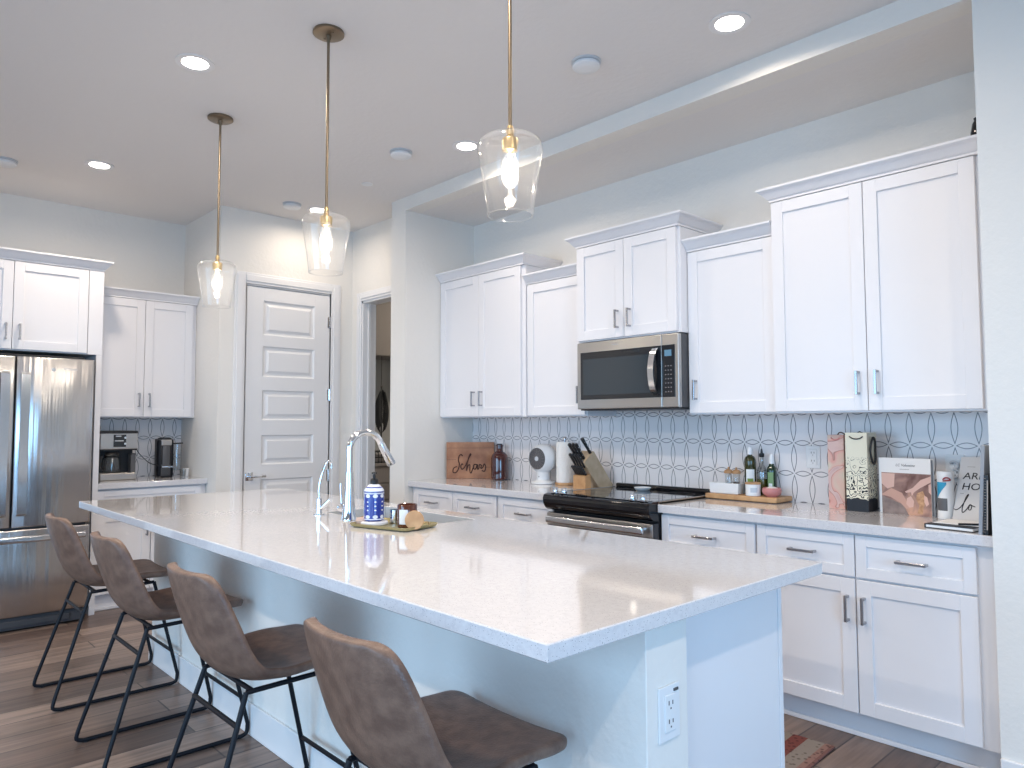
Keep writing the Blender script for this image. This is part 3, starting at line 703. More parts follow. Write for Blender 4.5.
# ------------------------------------------------------------------ refrigerator
def fridge():
    xf = -5.65; y0, y1 = .405, 1.315; sm = .860
    r = thing('refrigerator', 'stainless french-door refrigerator with bottom freezer drawer', 'refrigerator', (xf, .86, 0))
    MB().box(XF+.05, xf-.065, y0+.012, y1-.012, .03, 1.775, .004).build('refrigerator_body', 'dark_grey', r, world=True)
    MB().box(XF+.15, xf-.05, y0+.02, y1-.05, 1.775, 1.802, .003).build('hinge_cover', 'black_plastic', r, world=True)
    T = TF(xf)
    def door(name, a, b, z0, z1):
        d = MB(T)
        d.box(a, b, -.06, 0, z0, z1, .008, seg=3); return d.build(name, 'stainless', r, True, world=True)
    dl = door('refrigerator_door', y0, sm-.004, .668, 1.785); dr = door('refrigerator_door', sm+.004, y1, .668, 1.785); fz = door('freezer_drawer', y0, y1, .098, .655)
    def vh(a, b, par):
        h = MB(T); pts = [(0.03, .73), (.05, .76), (.055, 1.2), (.05, 1.66), (.03, 1.69)]
        h.rings([[(a, d-.012, z), (b, d-.012, z), (b, d, z), (a, d, z)] for d, z in [(.03, .745), (.045, .76), (.05, 1.2), (.045, 1.665), (.03, 1.68)]])
        for z in (.77, 1.655): h.box(a+.008, b-.008, -.001, .035, z-.015, z+.015)
        h.build('door_handle', 'steel_handle', par, True, world=True)
    vh(.775, .825, dl); vh(.885, .935, dr)
    h = MB(T); h.box(y0+.03, y1-.03, .03, .05, .575, .615, .010, seg=3)
    for y in (y0+.08, y1-.08): h.box(y-.015, y+.015, -.001, .035, .585, .605)
    h.build('freezer_handle', 'steel_handle', fz, True, world=True)
    g = MB(T); g.box(y0+.01, y1-.03, -.10, -.03, .012, .092, .004); g.box(y0+.01, y1-.10, -.03, -.018, .03, .07, .004); g.build('base_grille', 'grille_grey', r, world=True)
    text_mesh('brand_mark', 'Whirlpool', .020, 'plastic_white', dr, (.002, .268, 1.705), (pi/2, 0, pi/2))
    e = MB(T); e.lathe([(.012, .0005), (.012, .0015)], (1.07, 0, 1.705), 24, axis='y'); e.build('emblem', 'plastic_pale', dr, world=True)
fridge()

# ------------------------------------------------------------------ bar stools
def stool():
    r = thing('bar_stool', '', 'bar stool', (0, 0, 0))
    prof = [(-.268, .888, .128), (-.267, .878, .165), (-.262, .848, .190), (-.243, .78, .206), (-.215, .70, .218), (-.190, .635, .226), (-.160, .588, .230),
            (-.118, .560, .232), (-.065, .550, .231), (0.0, .554, .230), (.09, .568, .228), (.165, .577, .232), (.215, .579, .230), (.240, .574, .212), (.250, .566, .165)]
    K = 14
    P = [Vector((0, y, z)) for y, z, w_ in prof]
    top = []; nrm = []
    for i, (y, z, hw) in enumerate(prof):
        t = (P[min(i+1, len(P)-1)]-P[max(i-1, 0)]).normalized(); nn = Vector((0, -t.z, t.y))   # towards the sitter
        if nn.z < 0 and i > 5: nn = -nn
        if i <= 5 and nn.y < 0: nn = -nn
        nrm.append(nn)
        back = max(0, min(1, (z-.60)/.15)); row = []
        for k in range(K+1):
            s = -1+2*k/K
            curl = (.060*back + (.050 if i < 7 else .040 if i < 9 else .028 if i < 11 else .010)*(1-back))*(abs(s)*hw/.215)**2.2
            row.append(Vector((s*hw, y, z)) + nn*curl)
        top.append(row)
    TH = .032
    m = MB()
    V = []; R_, C_ = len(prof), K+1
    for row in top: V += [v[:] for v in row]
    for i, row in enumerate(top): V += [(v - nrm[i]*TH)[:] for v in row]
    F = []; o = R_*C_
    for i in range(R_-1):
        for k in range(K):
            a = i*C_+k; F.append((a, a+1, a+1+C_, a+C_)); F.append((o+a, o+a+C_, o+a+1+C_, o+a+1))
    for k in range(K): F.append((k, o+k, o+k+1, k+1)); a = (R_-1)*C_+k; F.append((a, a+1, o+a+1, o+a))
    for i in range(R_-1): a = i*C_; F.append((a, a+C_, o+a+C_, o+a)); a = i*C_+K; F.append((a, o+a, o+a+C_, a+C_))
    m.add(V, F)
    sh = m.build('seat_shell', 'leather', r, True)
    sh.data.polygons.foreach_set('use_smooth', [True]*len(sh.data.polygons))
    if 'sharp_edge' in sh.data.attributes: sh.data.attributes.remove(sh.data.attributes['sharp_edge'])
    md = sh.modifiers.new('subdivision', 'SUBSURF'); md.levels = 2; md.render_levels = 2
    # seam piping round the rim of the shell
    rim = [(top[i][k] - nrm[i]*TH*.5) for i, k in [(0, q) for q in range(1, K)] + [(q, K) for q in range(1, R_-1)] + [(R_-1, q) for q in range(K-1, 0, -1)] + [(q, 0) for q in range(R_-2, 0, -1)]]
    # sled frames
    for s in (-1, 1):
        pts = [(s*.165, -.135, .520)] + spline([(s*.208, -.283, .055), (s*.210, -.288, .020), (s*.21, -.262, .009)], 4) + spline([(s*.21, .235, .009), (s*.21, .259, .018), (s*.209, .264, .055)], 4) + [(s*.185, .148, .532)]
        MB().tube(pts, .0085, 12).build('leg_frame', 'black_metal', r, True)
        MB().lathe([(.010, 0), (.010, .004)], (s*.21, -.25, 0), 10).build('foot_pad', 'black_plastic', r)
    MB().tube([(-.176, -.166, .430), (.176, -.166, .430)], .008, 10).build('back_stretcher', 'black_metal', r, True)
    MB().tube([(-.203, .238, .17), (.203, .238, .17)], .008, 10).build('footrest', 'black_metal', r, True)
    f = MB()
    for s in (-1, 1): f.tube([(s*.165, -.135, .520), (s*.185, .148, .532)], .008, 10)
    f.tube([(-.168, -.115, .521), (.168, -.115, .521)], .008, 10); f.tube([(-.183, .13, .531), (.183, .13, .531)], .008, 10)
    f.build('seat_frame', 'black_metal', r, True)
    return r
STY = 1.082
labs = ['brown leather bar stool nearest the refrigerator, at the far end of the island', 'brown leather bar stool second from the refrigerator end of the island', 'brown leather bar stool third from the refrigerator, its back fully in view', 'brown leather bar stool nearest the camera, cut off by the bottom edge']
s0 = stool()
kids = list(s0.children)
for i, (x, rz) in enumerate(((-4.18, 0), (-3.31, 0), (-2.36, 0), (-1.425, 0))):
    if i == 0: q = s0
    else:
        q = s0.copy(); COL.objects.link(q)
        for ch in kids: c2 = ch.copy(); COL.objects.link(c2); c2.parent = q
    q.location = (x, STY, 0); q.rotation_euler = (0, 0, rz); tag(q, labs[i], 'bar stool', 'bar stools along the island')

# ------------------------------------------------------------------ ceiling fixtures
def pendant():
    r = thing('pendant_lamp', '', 'pendant lamp', (0, 0, 0))
    c_ = MB(); c_.lathe([(.066, 0), (.068, -.004), (.068, -.012), (.060, -.017), (.012, -.019), (.010, -.04)], n=40)
    for k in range(2): c_.lathe([(.005, -.016), (.005, -.021)], (.035*(-1)**k, .0, 0), 10)
    c_.build('canopy', 'brass', r, True)
    MB().tube([(0, 0, -.03), (0, 0, -.79)], .0062, 14).build('rod', 'brass', r, True)
    s = MB(); s.lathe([(.0085, -.785), (.0115, -.800), (.0125, -.815), (.010, -.818), (.010, -.822), (.024, -.826), (.0265, -.832), (.0245, -.866), (.018, -.868)], n=28); s.build('socket', 'brass_bright', r, True)
    pr = [(.0725, -1.072), (.0755, -1.04), (.084, -.98), (.094, -.92), (.1005, -.885), (.1035, -.866), (.1025, -.850), (.095, -.834), (.078, -.823), (.05, -.817), (.012, -.815)]
    g = MB(); g.lathe(pr, n=56, cap=False); 
    g.tube([(.071*cos(2*pi*k/56), .071*sin(2*pi*k/56), -1.072) for k in range(56)], .0019, 6, closed=True)
    g.build('glass_shade', 'clear_glass', r, True)
    b = MB(); b.lathe([(.001, -.985), (.012, -.982), (.022, -.970), (.028, -.950), (.029, -.93), (.025, -.905), (.016, -.880), (.012, -.865)], n=28, cap=False); b = b.build('bulb', 'clear_glass', r, True)
    f = MB()
    for k in range(6):
        a = 2*pi*k/6; f.tube([(.004*cos(a), .004*sin(a), -.875), (.011*cos(a), .011*sin(a), -.955)], .0013, 6)
    f.build('filament', 'filament', b, True)
    l = bpy.data.lights.new('bulb_light', 'POINT'); l.energy = 2.2; l.color = (1, .9, .76); l.shadow_soft_size = .02
    lo = bpy.data.objects.new('bulb_light', l); COL.objects.link(lo); lo.parent = r; lo.location = (0, 0, -.95)
    return r
p0 = pendant(); kids = list(p0.children)
gk = {k: list(k.children) for k in kids}
plab = ['clear glass pendant lamp hanging nearest the refrigerator', 'clear glass pendant lamp hanging in the middle of the three, over the sink', 'clear glass pendant lamp nearest the camera, its rod leaving the top edge']
for i, x in enumerate((-4.03, -2.81, -1.640)):
    if i == 0: q = p0
    else:
        q = p0.copy(); COL.objects.link(q)
        for ch in kids:
            c2 = ch.copy(); COL.objects.link(c2); c2.parent = q
            for g2 in gk[ch]: c3_ = g2.copy(); COL.objects.link(c3_); c3_.parent = c2
    q.location = (x, 1.53, CEIL); tag(q, plab[i], 'pendant lamp', 'pendant lamps over the island')

def downlight(x, y, label, power=1.0):
    r = thing('recessed_light', label, 'ceiling light', (x, y, CEIL), group='recessed ceiling lights')
    t = MB(); t.lathe([(.088, 0), (.088, -.004), (.066, -.006), (.056, -.001)], n=40, cap=False); t.build('trim_ring', 'trim_white', r, True)
    MB().lathe([(.058, -.0035), (.058, -.0045)], n=40).build('lens', 'lamp_disc', r)
    l = bpy.data.lights.new('downlight', 'AREA'); l.shape = 'DISK'; l.size = .12; l.energy = LAMP_W * power; l.color = LAMP; l.spread = radians(165)
    o = bpy.data.objects.new('downlight', l); COL.objects.link(o); o.parent = r; o.location = (0, 0, -.008)
dl = ['lit recessed ceiling light left of the middle pendant canopy', 'lit recessed ceiling light above the small cabinet by the refrigerator', 'lit recessed ceiling light just left of the nearest glass pendant shade', 'lit recessed ceiling light at the upper right near the soffit', 'lit recessed ceiling light in front of the panelled door wall'] + ['recessed ceiling light behind the camera']*6
for (x, y), l_, pw_ in zip(LAMPS, dl, [1, .6, .42, .42, .25, 1] + [1.1]*5): downlight(x, y, l_, pw_)
def disc(x, y, rad, label, name='smoke_detector'):
    r = thing(name, label, 'detector', (x, y, CEIL))
    MB().lathe([(rad*1.08, 0), (rad*1.08, -.006), (rad, -.009)], n=36).build('mounting_ring', 'plastic_pale', r, True)
    MB().lathe([(rad*.96, -.012), (rad, -.016), (rad, -.026), (rad*.85, -.034), (rad*.4, -.036)], n=36).build('detector_cover', 'plastic_white', r, True)
disc(-2.214, 2.563, .066, 'round white smoke detector at the upper right beside the soffit')
disc(-3.769, 2.569, .066, 'round white ceiling disc between the middle and nearest pendants')
disc(-5.253, 2.563, .066, 'round white ceiling disc left of the door wall downlight')
disc(-5.636, .756, .066, 'round white ceiling disc at the left edge of the view')
o = MB().lathe([(.04, 0), (.04, -.004), (.03, -.006)], n=28).build('sprinkler_cover', 'plastic_white', None, True); o.location = (-4.446, 2.74, CEIL); tag(o, 'small flat white sprinkler cover on the ceiling near the column', 'sprinkler')

# ------------------------------------------------------------------ counter objects, left of the range
CT = .9145
def sign():
    P0 = Vector((-4.455, 3.475)); P1 = Vector((-4.215, 3.755)); d = (P1-P0); L = d.length; a = math.atan2(d.y, d.x); H = .280
    r = thing('wooden_sign', 'rectangular wooden sign with an engraved script name leaning in the counter corner', 'sign', (P0.x, P0.y, CT), a)
    MB().box(0, L, 0, .018, 0, H, .002).build('board', 'wood_sign', r)
    s = MB()
    g = MB()
    for z, x0, x1 in ((H*.52, 0, L*.2), (H*.31, L*.82, L), (H*.84, 0, L)): g.box(x0, x1, -.0006, .001, z-.0012, z+.0012)
    g.build('plank_seam', 'wood_dark', r)
    def st(pts, rr=.0042):
        s.tube(spline([(x*L, -.0005, z*H) for x, z in pts], 6), rr, 8, flat=1)
    st([(.34, .62), (.30, .66), (.26, .60), (.25, .50), (.27, .40), (.25, .26), (.20, .17), (.14, .18), (.15, .28), (.22, .33)])
    st([(.35, .38), (.32, .40), (.30, .33), (.32, .26), (.36, .28), (.40, .36), (.47, .56), (.51, .66), (.49, .66), (.44, .45), (.42, .22)])
    st([(.42, .22), (.46, .36), (.49, .37), (.49, .24), (.50, .17), (.52, .16), (.56, .30)])
    st([(.64, .38), (.58, .38), (.57, .28), (.61, .26), (.65, .38), (.65, .26), (.68, .28), (.69, .38), (.73, .36), (.72, .28), (.76, .30), (.79, .40), (.82, .32), (.80, .20), (.74, .22)])
    s.build('engraved_name', 'engraving', r, True)
sign()
b = thing('amber_bottle', 'dark amber glass bottle standing in front of the wooden sign', 'bottle', (-4.085, 3.695, CT))
MB().lathe([(.058, 0), (.064, .004), (.065, .015), (.065, .165), (.060, .185), (.045, .202), (.028, .212), (.024, .222), (.024, .25), (.030, .252), (.030, .262), (.022, .263)], n=40).build('glass_body', 'amber_glass', b, True)
MB().lathe([(.0225, .2635), (.021, .27), (.016, .271)], n=30).build('stopper', 'black_plastic', b, True)

def fan():
    r = thing('table_fan', 'white round-headed table fan left of the paper towels', 'fan', (-3.602, 3.672, CT), radians(4))
    MB().lathe([(.080, 0), (.085, .004), (.083, .014), (.055, .022), (.046, .03), (.045, .075), (.050, .085), (.058, .092)], n=40).build('fan_base', 'plastic_white', r, True)
    g = MB(); rr = .101; cz = .177
    pr = []
    for k in range(0, 21):
        th = -pi/2 + (pi*.80)*k/20 if False else None
    # head: sphere cut flat at the front (-y)
    pr = [(.001, .095)] + [(rr*sin(t), rr*cos(t)) for t in [pi*k/24*.73 for k in range(1, 25)]]
    pr2 = [(a, b_) for a, b_ in pr]
    g.lathe(pr2 + [(.076, -.062)], (0, 0, cz), 44, axis='y', cap=False); g.build('fan_head', 'plastic_white', r, True)
    gr = MB()
    gr.lathe([(.001, -.066), (.03, -.066), (.065, -.060), (.076, -.056)], (0, 0, cz), 40, axis='y', cap=False)
    gr = gr.build('grille', 'dark_grey', r, True)
    w_ = MB()
    for rad in (.022, .032, .042, .052, .062, .071): w_.tube([(rad*cos(2*pi*k/32), -.0685+.006*(rad/.07)**2, cz+rad*sin(2*pi*k/32)) for k in range(32)], .0012, 6, closed=True)
    for k in range(16): a = 2*pi*k/16; w_.tube([(.015*cos(a), -.069, cz+.015*sin(a)), (.074*cos(a+.5), -.062, cz+.074*sin(a+.5))], .0011, 6)
    w_.build('grille_wires', 'ink_grey', gr)
    MB().lathe([(.016, -.072), (.016, -.066)], (0, 0, cz), 20, axis='y').build('hub_cap', 'plastic_pale', gr, True)
    MB().lathe([(.004, -.0465), (.004, -.044)], (.0, 0, .05), 14, axis='y').build('button', 'dark_grey', r)
fan()
r = thing('paper_towel_holder', 'white paper towel roll on a round wooden holder beside the fan', 'paper towels', (-3.418, 3.700, CT))
MB().lathe([(.066, 0), (.068, .003), (.068, .014), (.064, .017)], n=36).build('holder_base', 'wood_light', r, True)
MB().lathe([(.006, .016), (.006, .305), (.011, .307), (.012, .325), (.008, .332)], n=16).build('holder_post', 'pull_metal', r, True)
MB().lathe([(.020, .018), (.058, .018), (.060, .022), (.060, .292), (.058, .295), (.020, .295)], n=40, cap=False).build('paper_roll', 'towel_paper', r, True)

def knives():
    C0 = Vector((-3.085, 3.530)); sdir = Vector((.25, .968)); wdir = Vector((-.968, .25)); a = math.atan2(-wdir.y, -wdir.x)
    r = thing('knife_block', 'slanted light wood knife block full of black-handled knives left of the range', 'knife block', (C0.x, C0.y, CT), a)
    # local x = -wdir (to the right), local y = sdir (away)
    W = .140
    KS = 1.13
    prof = [(0, 0), (.085, 0), (.005, .085), (0, .078)]
    b_ = MB(); b_.prism([(a_*KS, c_*KS) for a_, c_ in [(0, 0), (.10, 0), (.035, .085), (0, .072)]], -W, 0, 'yz'); b_.build('block_front', 'wood_light', r)
    b_ = MB(); b_.prism([(a_*KS, c_*KS) for a_, c_ in [(.038, .0), (.19, 0), (.19, .022), (.060, .215), (-.004, .155), (.036, .086)]], -W, 0, 'yz'); b_.build('block_body', 'wood_tan', r)
    U = Vector((0, -.56, .83)).normalized()
    def knife(name, x, y, z, L, rr, label, grp, steel=True):
        o = thing(name, label, 'knife', (0, 0, 0), 0, grp)
        base = Vector((x*KS, y*KS, z*KS)); L *= 1.12; rr *= 1.3; R = Matrix.Rotation(a, 4, 'Z')
        o.location = Vector((C0.x, C0.y, CT)) + (R @ base); o.rotation_euler = (0, 0, a)
        h = MB(); h.tube([U*.0, U*.004, U*L*.3, U*L*.7, U*(L-.006), U*L], [rr*.85, rr, rr*.85, rr*1.0, rr*1.1, rr*.7], 12); h.build('handle', 'black_plastic', o, True)
        rv = MB()
        for q in (.25, .5, .75): c = U*L*q; rv.lathe([(rr*.25, -rr*1.12), (rr*.25, rr*1.12)], c, 8, axis='x')
        rv.build('rivet', 'chrome', o)
        bl = MB(); e = U*-.02; bl.tube([e, U*.0], rr*.8, 8, flat=.3); bl.build('bolster', 'chrome', o)
    # the slotted face runs from (y .036, z .086) to (y -.004, z .155) to (y .060, z .215)
    for k in range(6): knife('steak_knife', -.112+k*.0195, .016, .079+.001, .062, .0062, 'black-handled steak knife in the lowest row of the knife block', 'steak knives in the block')
    for k in range(4): knife('kitchen_knife', -.108+k*.028, .016, .124, .092, .0078, 'black-handled kitchen knife in the middle row of the knife block', 'kitchen knives in the middle row')
    for k in range(3): knife('kitchen_knife', -.100+k*.034, .014, .172, .105, .0088, 'black-handled kitchen knife in the upper row of the knife block', 'kitchen knives in the upper row')
    knife('honing_steel', -.014, .046, .203, .105, .0085, 'black-handled honing steel standing apart at the top of the block', None)
knives()

# ------------------------------------------------------------------ board and bottles, right of the range
r = thing('cutting_board', 'thick wooden cutting board carrying oils, jars and a pink bowl', 'cutting board', (-2.042, 3.685, CT))
MB().box(-.212, .212, -.088, .088, .004, .030, .004).build('board', 'wood_light', r); MB().box(-.19, .19, -.08, .08, 0, .005).build('board_base', 'wood_dark', r)
BT = CT+.0305
def seasonings():
    r = thing('jar_tray', 'white ceramic tray holding two small lidded glass jars', 'tray', (-2.155, 3.665, BT))
    W, D = .090, .038
    def rc(w, d, z): return [(-w, -d, z), (w, -d, z), (w, d, z), (-w, d, z)]
    t = MB(); t.rings([rc(W-.008, D-.006, 0), rc(W-.004, D-.003, .003), rc(W, D, .058), rc(W-.004, D-.004, .059), rc(W-.010, D-.008, .028), rc(W-.012, D-.010, .027)])
    t.build('tray_body', 'plastic_white', r)
    for i, x in enumerate((.008, .056)):
        j = thing('spice_jar', ['glass spice jar with wooden lid on the left side of the white tray', 'glass spice jar with wooden lid on the right side of the white tray'][i], 'jar', (-2.155+x-.002, 3.672, BT+.028), group='spice jars in the white tray')
        MB().lathe([(.017, 0), (.019, .003), (.019, .078), (.017, .082), (.016, .082)], n=24, cap=False).build('jar_body', 'jar_glass', j, True)
        MB().lathe([(.016, .002), (.016, .028 + .008*i)], n=20).build('spice', 'wood_dark', j)
        MB().lathe([(.0235, .083), (.025, .087), (.023, .097), (.014, .104), (.005, .107), (.006, .113), (.003, .118)], n=24).build('jar_lid', 'wood_light', j, True)
    def oil(name, x, y, prof, mm, label, parts):
        o = thing(name, label, 'bottle', (x, y, BT)); MB().lathe(prof, n=32).build('bottle_glass', mm, o, True)
        for pn, pp, pm, cap in parts: MB().lathe(pp, n=28, cap=cap).build(pn, pm, o, True)
        return o
    def sticker(o, R, z0, z1, m, wid=1.2, name='label_sticker', off=0):
        x, y = o.location.x, o.location.y; t0 = math.atan2(-y, -x)+off; V = []; n_ = 10
        for i in range(n_+1): t = t0-wid/2+wid*i/n_; V += [(R*cos(t), R*sin(t), z0), (R*cos(t), R*sin(t), z1)]
        q = MB(); q.add(V, [(2*i, 2*i+2, 2*i+3, 2*i+1) for i in range(n_)]); return q.build(name, m, o)
    o = oil('oil_bottle', -2.035, 3.705, [(.029, 0), (.031, .003), (.031, .158), (.0325, .176), (.031, .190), (.024, .206), (.013, .213), (.012, .222)], 'oil_dark', 'dark olive oil bottle with a white cap and olive label', [('cap', [(.0145, .218), (.0145, .248), (.011, .252), (.010, .260)], 'plastic_white', True)])
    sticker(o, .0318, .04, .138, 'label_white', 1.5); sticker(o, .0322, .055, .088, 'leaf_green', 1.0, 'olive_print')
    o = oil('glass_cruet', -1.975, 3.722, [(.024, 0), (.026, .003), (.026, .12), (.022, .145), (.011, .165), (.009, .205), (.011, .208)], 'cruet_glass', 'clear glass oil cruet with a dark pourer between two bottles', [('oil', [(.0245, .003), (.0245, .085)], 'oil_fill', True), ('pourer', [(.012, .205), (.014, .209), (.014, .224), (.006, .228), (.004, .25)], 'black_plastic', True)])
    o = oil('oil_bottle', -1.925, 3.735, [(.024, 0), (.026, .003), (.026, .130), (.024, .148), (.014, .162), (.012, .175)], 'oil_green', 'slim dark green oil bottle with a tall white cap', [('cap', [(.0135, .170), (.0135, .205), (.010, .212), (.008, .222)], 'plastic_white', True)])
    sticker(o, .0268, .035, .125, 'label_green', 1.2, off=-.3); sticker(o, .0272, .045, .065, 'label_white', .7, 'printed_mark', off=-.3)
    o = oil('ceramic_jar', -1.985, 3.640, [(.036, 0), (.039, .003), (.040, .060), (.038, .062)], 'plastic_white', 'small white printed jar with a wooden lid at the board front', [('jar_lid', [(.0405, .062), (.041, .064), (.041, .070), (.039, .072)], 'wood_light', True)])
    sticker(o, .0405, .02, .045, 'blue_tank', .9, 'printed_mark', off=.1)
    b = thing('pink_bowl', 'small pink ceramic bowl of salt at the right of the board', 'bowl', (-1.885, 3.655, BT))
    MB().lathe([(.028, 0), (.030, .003), (.044, .013), (.050, .028), (.049, .040), (.044, .048), (.041, .047), (.044, .036), (.03, .025), (.001, .024)], n=36, cap=False).build('bowl', 'pink_ceramic', b, True)
    MB().lathe([(.043, .034), (.030, .046), (.012, .053), (.001, .054)], n=28, cap=False).build('salt', 'salt', b, True)
seasonings()

# ------------------------------------------------------------------ gift bags
def swirl_mat(name, base, dark, floral):
    m = mat(name, base, 0.5); nt = m.node_tree; b = nt.nodes['Principled BSDF']; tc = N(nt, 'ShaderNodeTexCoord')
    if floral:
        wv = N(nt, 'ShaderNodeTexWave', wave_type='RINGS'); wv.inputs['Scale'].default_value = 9; wv.inputs['Distortion'].default_value = 22; wv.inputs['Detail'].default_value = 1.2; wv.inputs['Detail Scale'].default_value = 3.2
        nt.links.new(tc.outputs['Object'], wv.inputs['Vector'])
        sp = N(nt, 'ShaderNodeSeparateXYZ'); nt.links.new(tc.outputs['Object'], sp.inputs[0])
        mr = N(nt, 'ShaderNodeMapRange'); mr.inputs['From Min'].default_value = .05; mr.inputs['From Max'].default_value = .26; mr.inputs['To Min'].default_value = .30; mr.inputs['To Max'].default_value = .0
        nt.links.new(sp.outputs[2], mr.inputs['Value'])
        lt = N(nt, 'ShaderNodeMath', operation='LESS_THAN'); nt.links.new(wv.outputs['Fac'], lt.inputs[0]); nt.links.new(mr.outputs[0], lt.inputs[1])
        n = N(nt, 'ShaderNodeTexNoise'); n.inputs['Scale'].default_value = 30; nt.links.new(tc.outputs['Object'], n.inputs['Vector'])
        ad = N(nt, 'ShaderNodeMath', operation='MULTIPLY_ADD'); ad.inputs[1].default_value = .06; nt.links.new(n.outputs['Fac'], ad.inputs[0]); nt.links.new(sp.outputs[2], ad.inputs[2])
        l2 = N(nt, 'ShaderNodeMath', operation='LESS_THAN'); l2.inputs[1].default_value = .088; nt.links.new(ad.outputs[0], l2.inputs[0])
        mxx = N(nt, 'ShaderNodeMath', operation='MAXIMUM'); nt.links.new(lt.outputs[0], mxx.inputs[0]); nt.links.new(l2.outputs[0], mxx.inputs[1]); fac = mxx.outputs[0]
    else:
        n = N(nt, 'ShaderNodeTexNoise'); n.inputs['Scale'].default_value = 7; n.inputs['Detail'].default_value = 1.5; n.inputs['Distortion'].default_value = 1.2
        nt.links.new(tc.outputs['Object'], n.inputs['Vector'])
        r = N(nt, 'ShaderNodeValToRGB'); e = r.color_ramp; e.elements[0].position = .30; e.elements[0].color = (.62, .52, .42, 1); e.elements[1].position = .70; e.elements[1].color = (.42, .20, .24, 1)
        for p_, c_ in ((.44, (.66, .44, .36, 1)), (.505, (.66, .33, .28, 1)), (.515, (.35, .15, .12, 1)), (.53, (.66, .47, .42, 1))): q = e.elements.new(p_); q.color = c_
        nt.links.new(n.outputs['Fac'], r.inputs['Fac']); nt.links.new(r.outputs[0], b.inputs['Base Color']); return
    mx = N(nt, 'ShaderNodeMix', data_type='RGBA'); mx.inputs[6].default_value = (*base, 1); mx.inputs[7].default_value = (*dark, 1)
    nt.links.new(fac, mx.inputs[0]); nt.links.new(mx.outputs[2], b.inputs['Base Color'])
swirl_mat('bag_floral', (.76, .71, .56), (.012, .014, .02), True); swirl_mat('bag_marble', (.7, .5, .45), (.3, .1, .1), False)
def bag(name, x, y, W, D, H, m, label):
    r = thing(name, label, 'gift bag', (x, y, CT)); t = .0015
    b_ = MB()
    def rc(w, d, z, iy=0): return [(0, 0, z), (w, 0, z), (w-iy, d/2, z), (w, d, z), (0, d, z), (iy, d/2, z)]
    b_.rings([rc(W, D, 0), rc(W, D, .01, .002), rc(W, D, H, .006)], cap=False); b_.add(rc(W, D, 0), [(0, 1, 2, 3, 4, 5)])
    b_.add(rc(W-.001, D, H-.02, .006), [(0, 1, 2, 3, 4, 5)])
    b_.build('bag_body', m, r, recalc=False); return r
r = bag('gift_bag', -1.566, 3.615, .078, .085, .362, 'bag_marble', 'narrow peach and pink marbled gift bag beside the outlet')
MB().tube(spline([(.018, -.001, .348), (.028, -.004, .340), (.040, -.005, .338), (.052, -.004, .340), (.060, -.001, .348)], 5), .0035, 8).build('rope_handle', 'pink_ceramic', r, True)
MB().tube(spline([(.012, .083, .35), (.03, .07, .372), (.05, .065, .370), (.066, .083, .35)], 5), .003, 8).build('rope_handle', 'wood_dark', r, True)
r = bag('gift_bag', -1.463, 3.575, .100, .115, .374, 'bag_floral', 'cream gift bag with black floral swirls and a black ribbon')
MB().tube(spline([(.020, -.001, .356), (.035, -.004, .347), (.052, -.005, .344), (.070, -.004, .347), (.083, -.001, .356)], 5), .003, 8).build('ribbon_handle', 'ink', r, True)
lp = [(0, .055+.030*cos(t), .288+.062*sin(t)) for t in [2*pi*k/28 for k in range(28)]]
MB().tube([(.106+.004*abs(sin(2*pi*k/28)), b_, c_) for k, (a_, b_, c_) in enumerate(lp)], .0055, 8, closed=True).build('ribbon_loop', 'ink', r, True)
MB().tube([(.01, .10, .366), (.03, .10, .378), (.05, .10, .368)], .003, 8).build('ribbon_handle', 'ink', r, True)

# ------------------------------------------------------------------ photo book
def photo_mat():
    m = mat('photo_print', (.6, .4, .35), 0.35); nt = m.node_tree; b = nt.nodes['Principled BSDF']; tc = N(nt, 'ShaderNodeTexCoord')
    n = N(nt, 'ShaderNodeTexNoise'); n.inputs['Scale'].default_value = 11; n.inputs['Detail'].default_value = 5; n.inputs['Distortion'].default_value = .8
    nt.links.new(tc.outputs['Object'], n.inputs['Vector'])
    r = N(nt, 'ShaderNodeValToRGB'); e = r.color_ramp; e.elements[0].position = .32; e.elements[0].color = (.16, .08, .07, 1); e.elements[1].position = .68; e.elements[1].color = (.62, .36, .26, 1)
    q = e.elements.new(.5); q.color = (.36, .22, .19, 1)
    nt.links.new(n.outputs['Fac'], r.inputs['Fac']); nt.links.new(r.outputs[0], b.inputs['Base Color'])
photo_mat(); mat('skin_print', (.60, .36, .29), .4); mat('skin_print_pale', (.72, .47, .40), .4); mat('hair_print', (.42, .22, .12), .4, mottle=((.62, .38, .22), 60, 3)); mat('shade_print', (.22, .17, .16), .4, mottle=((.32, .25, .23), 30, 3))
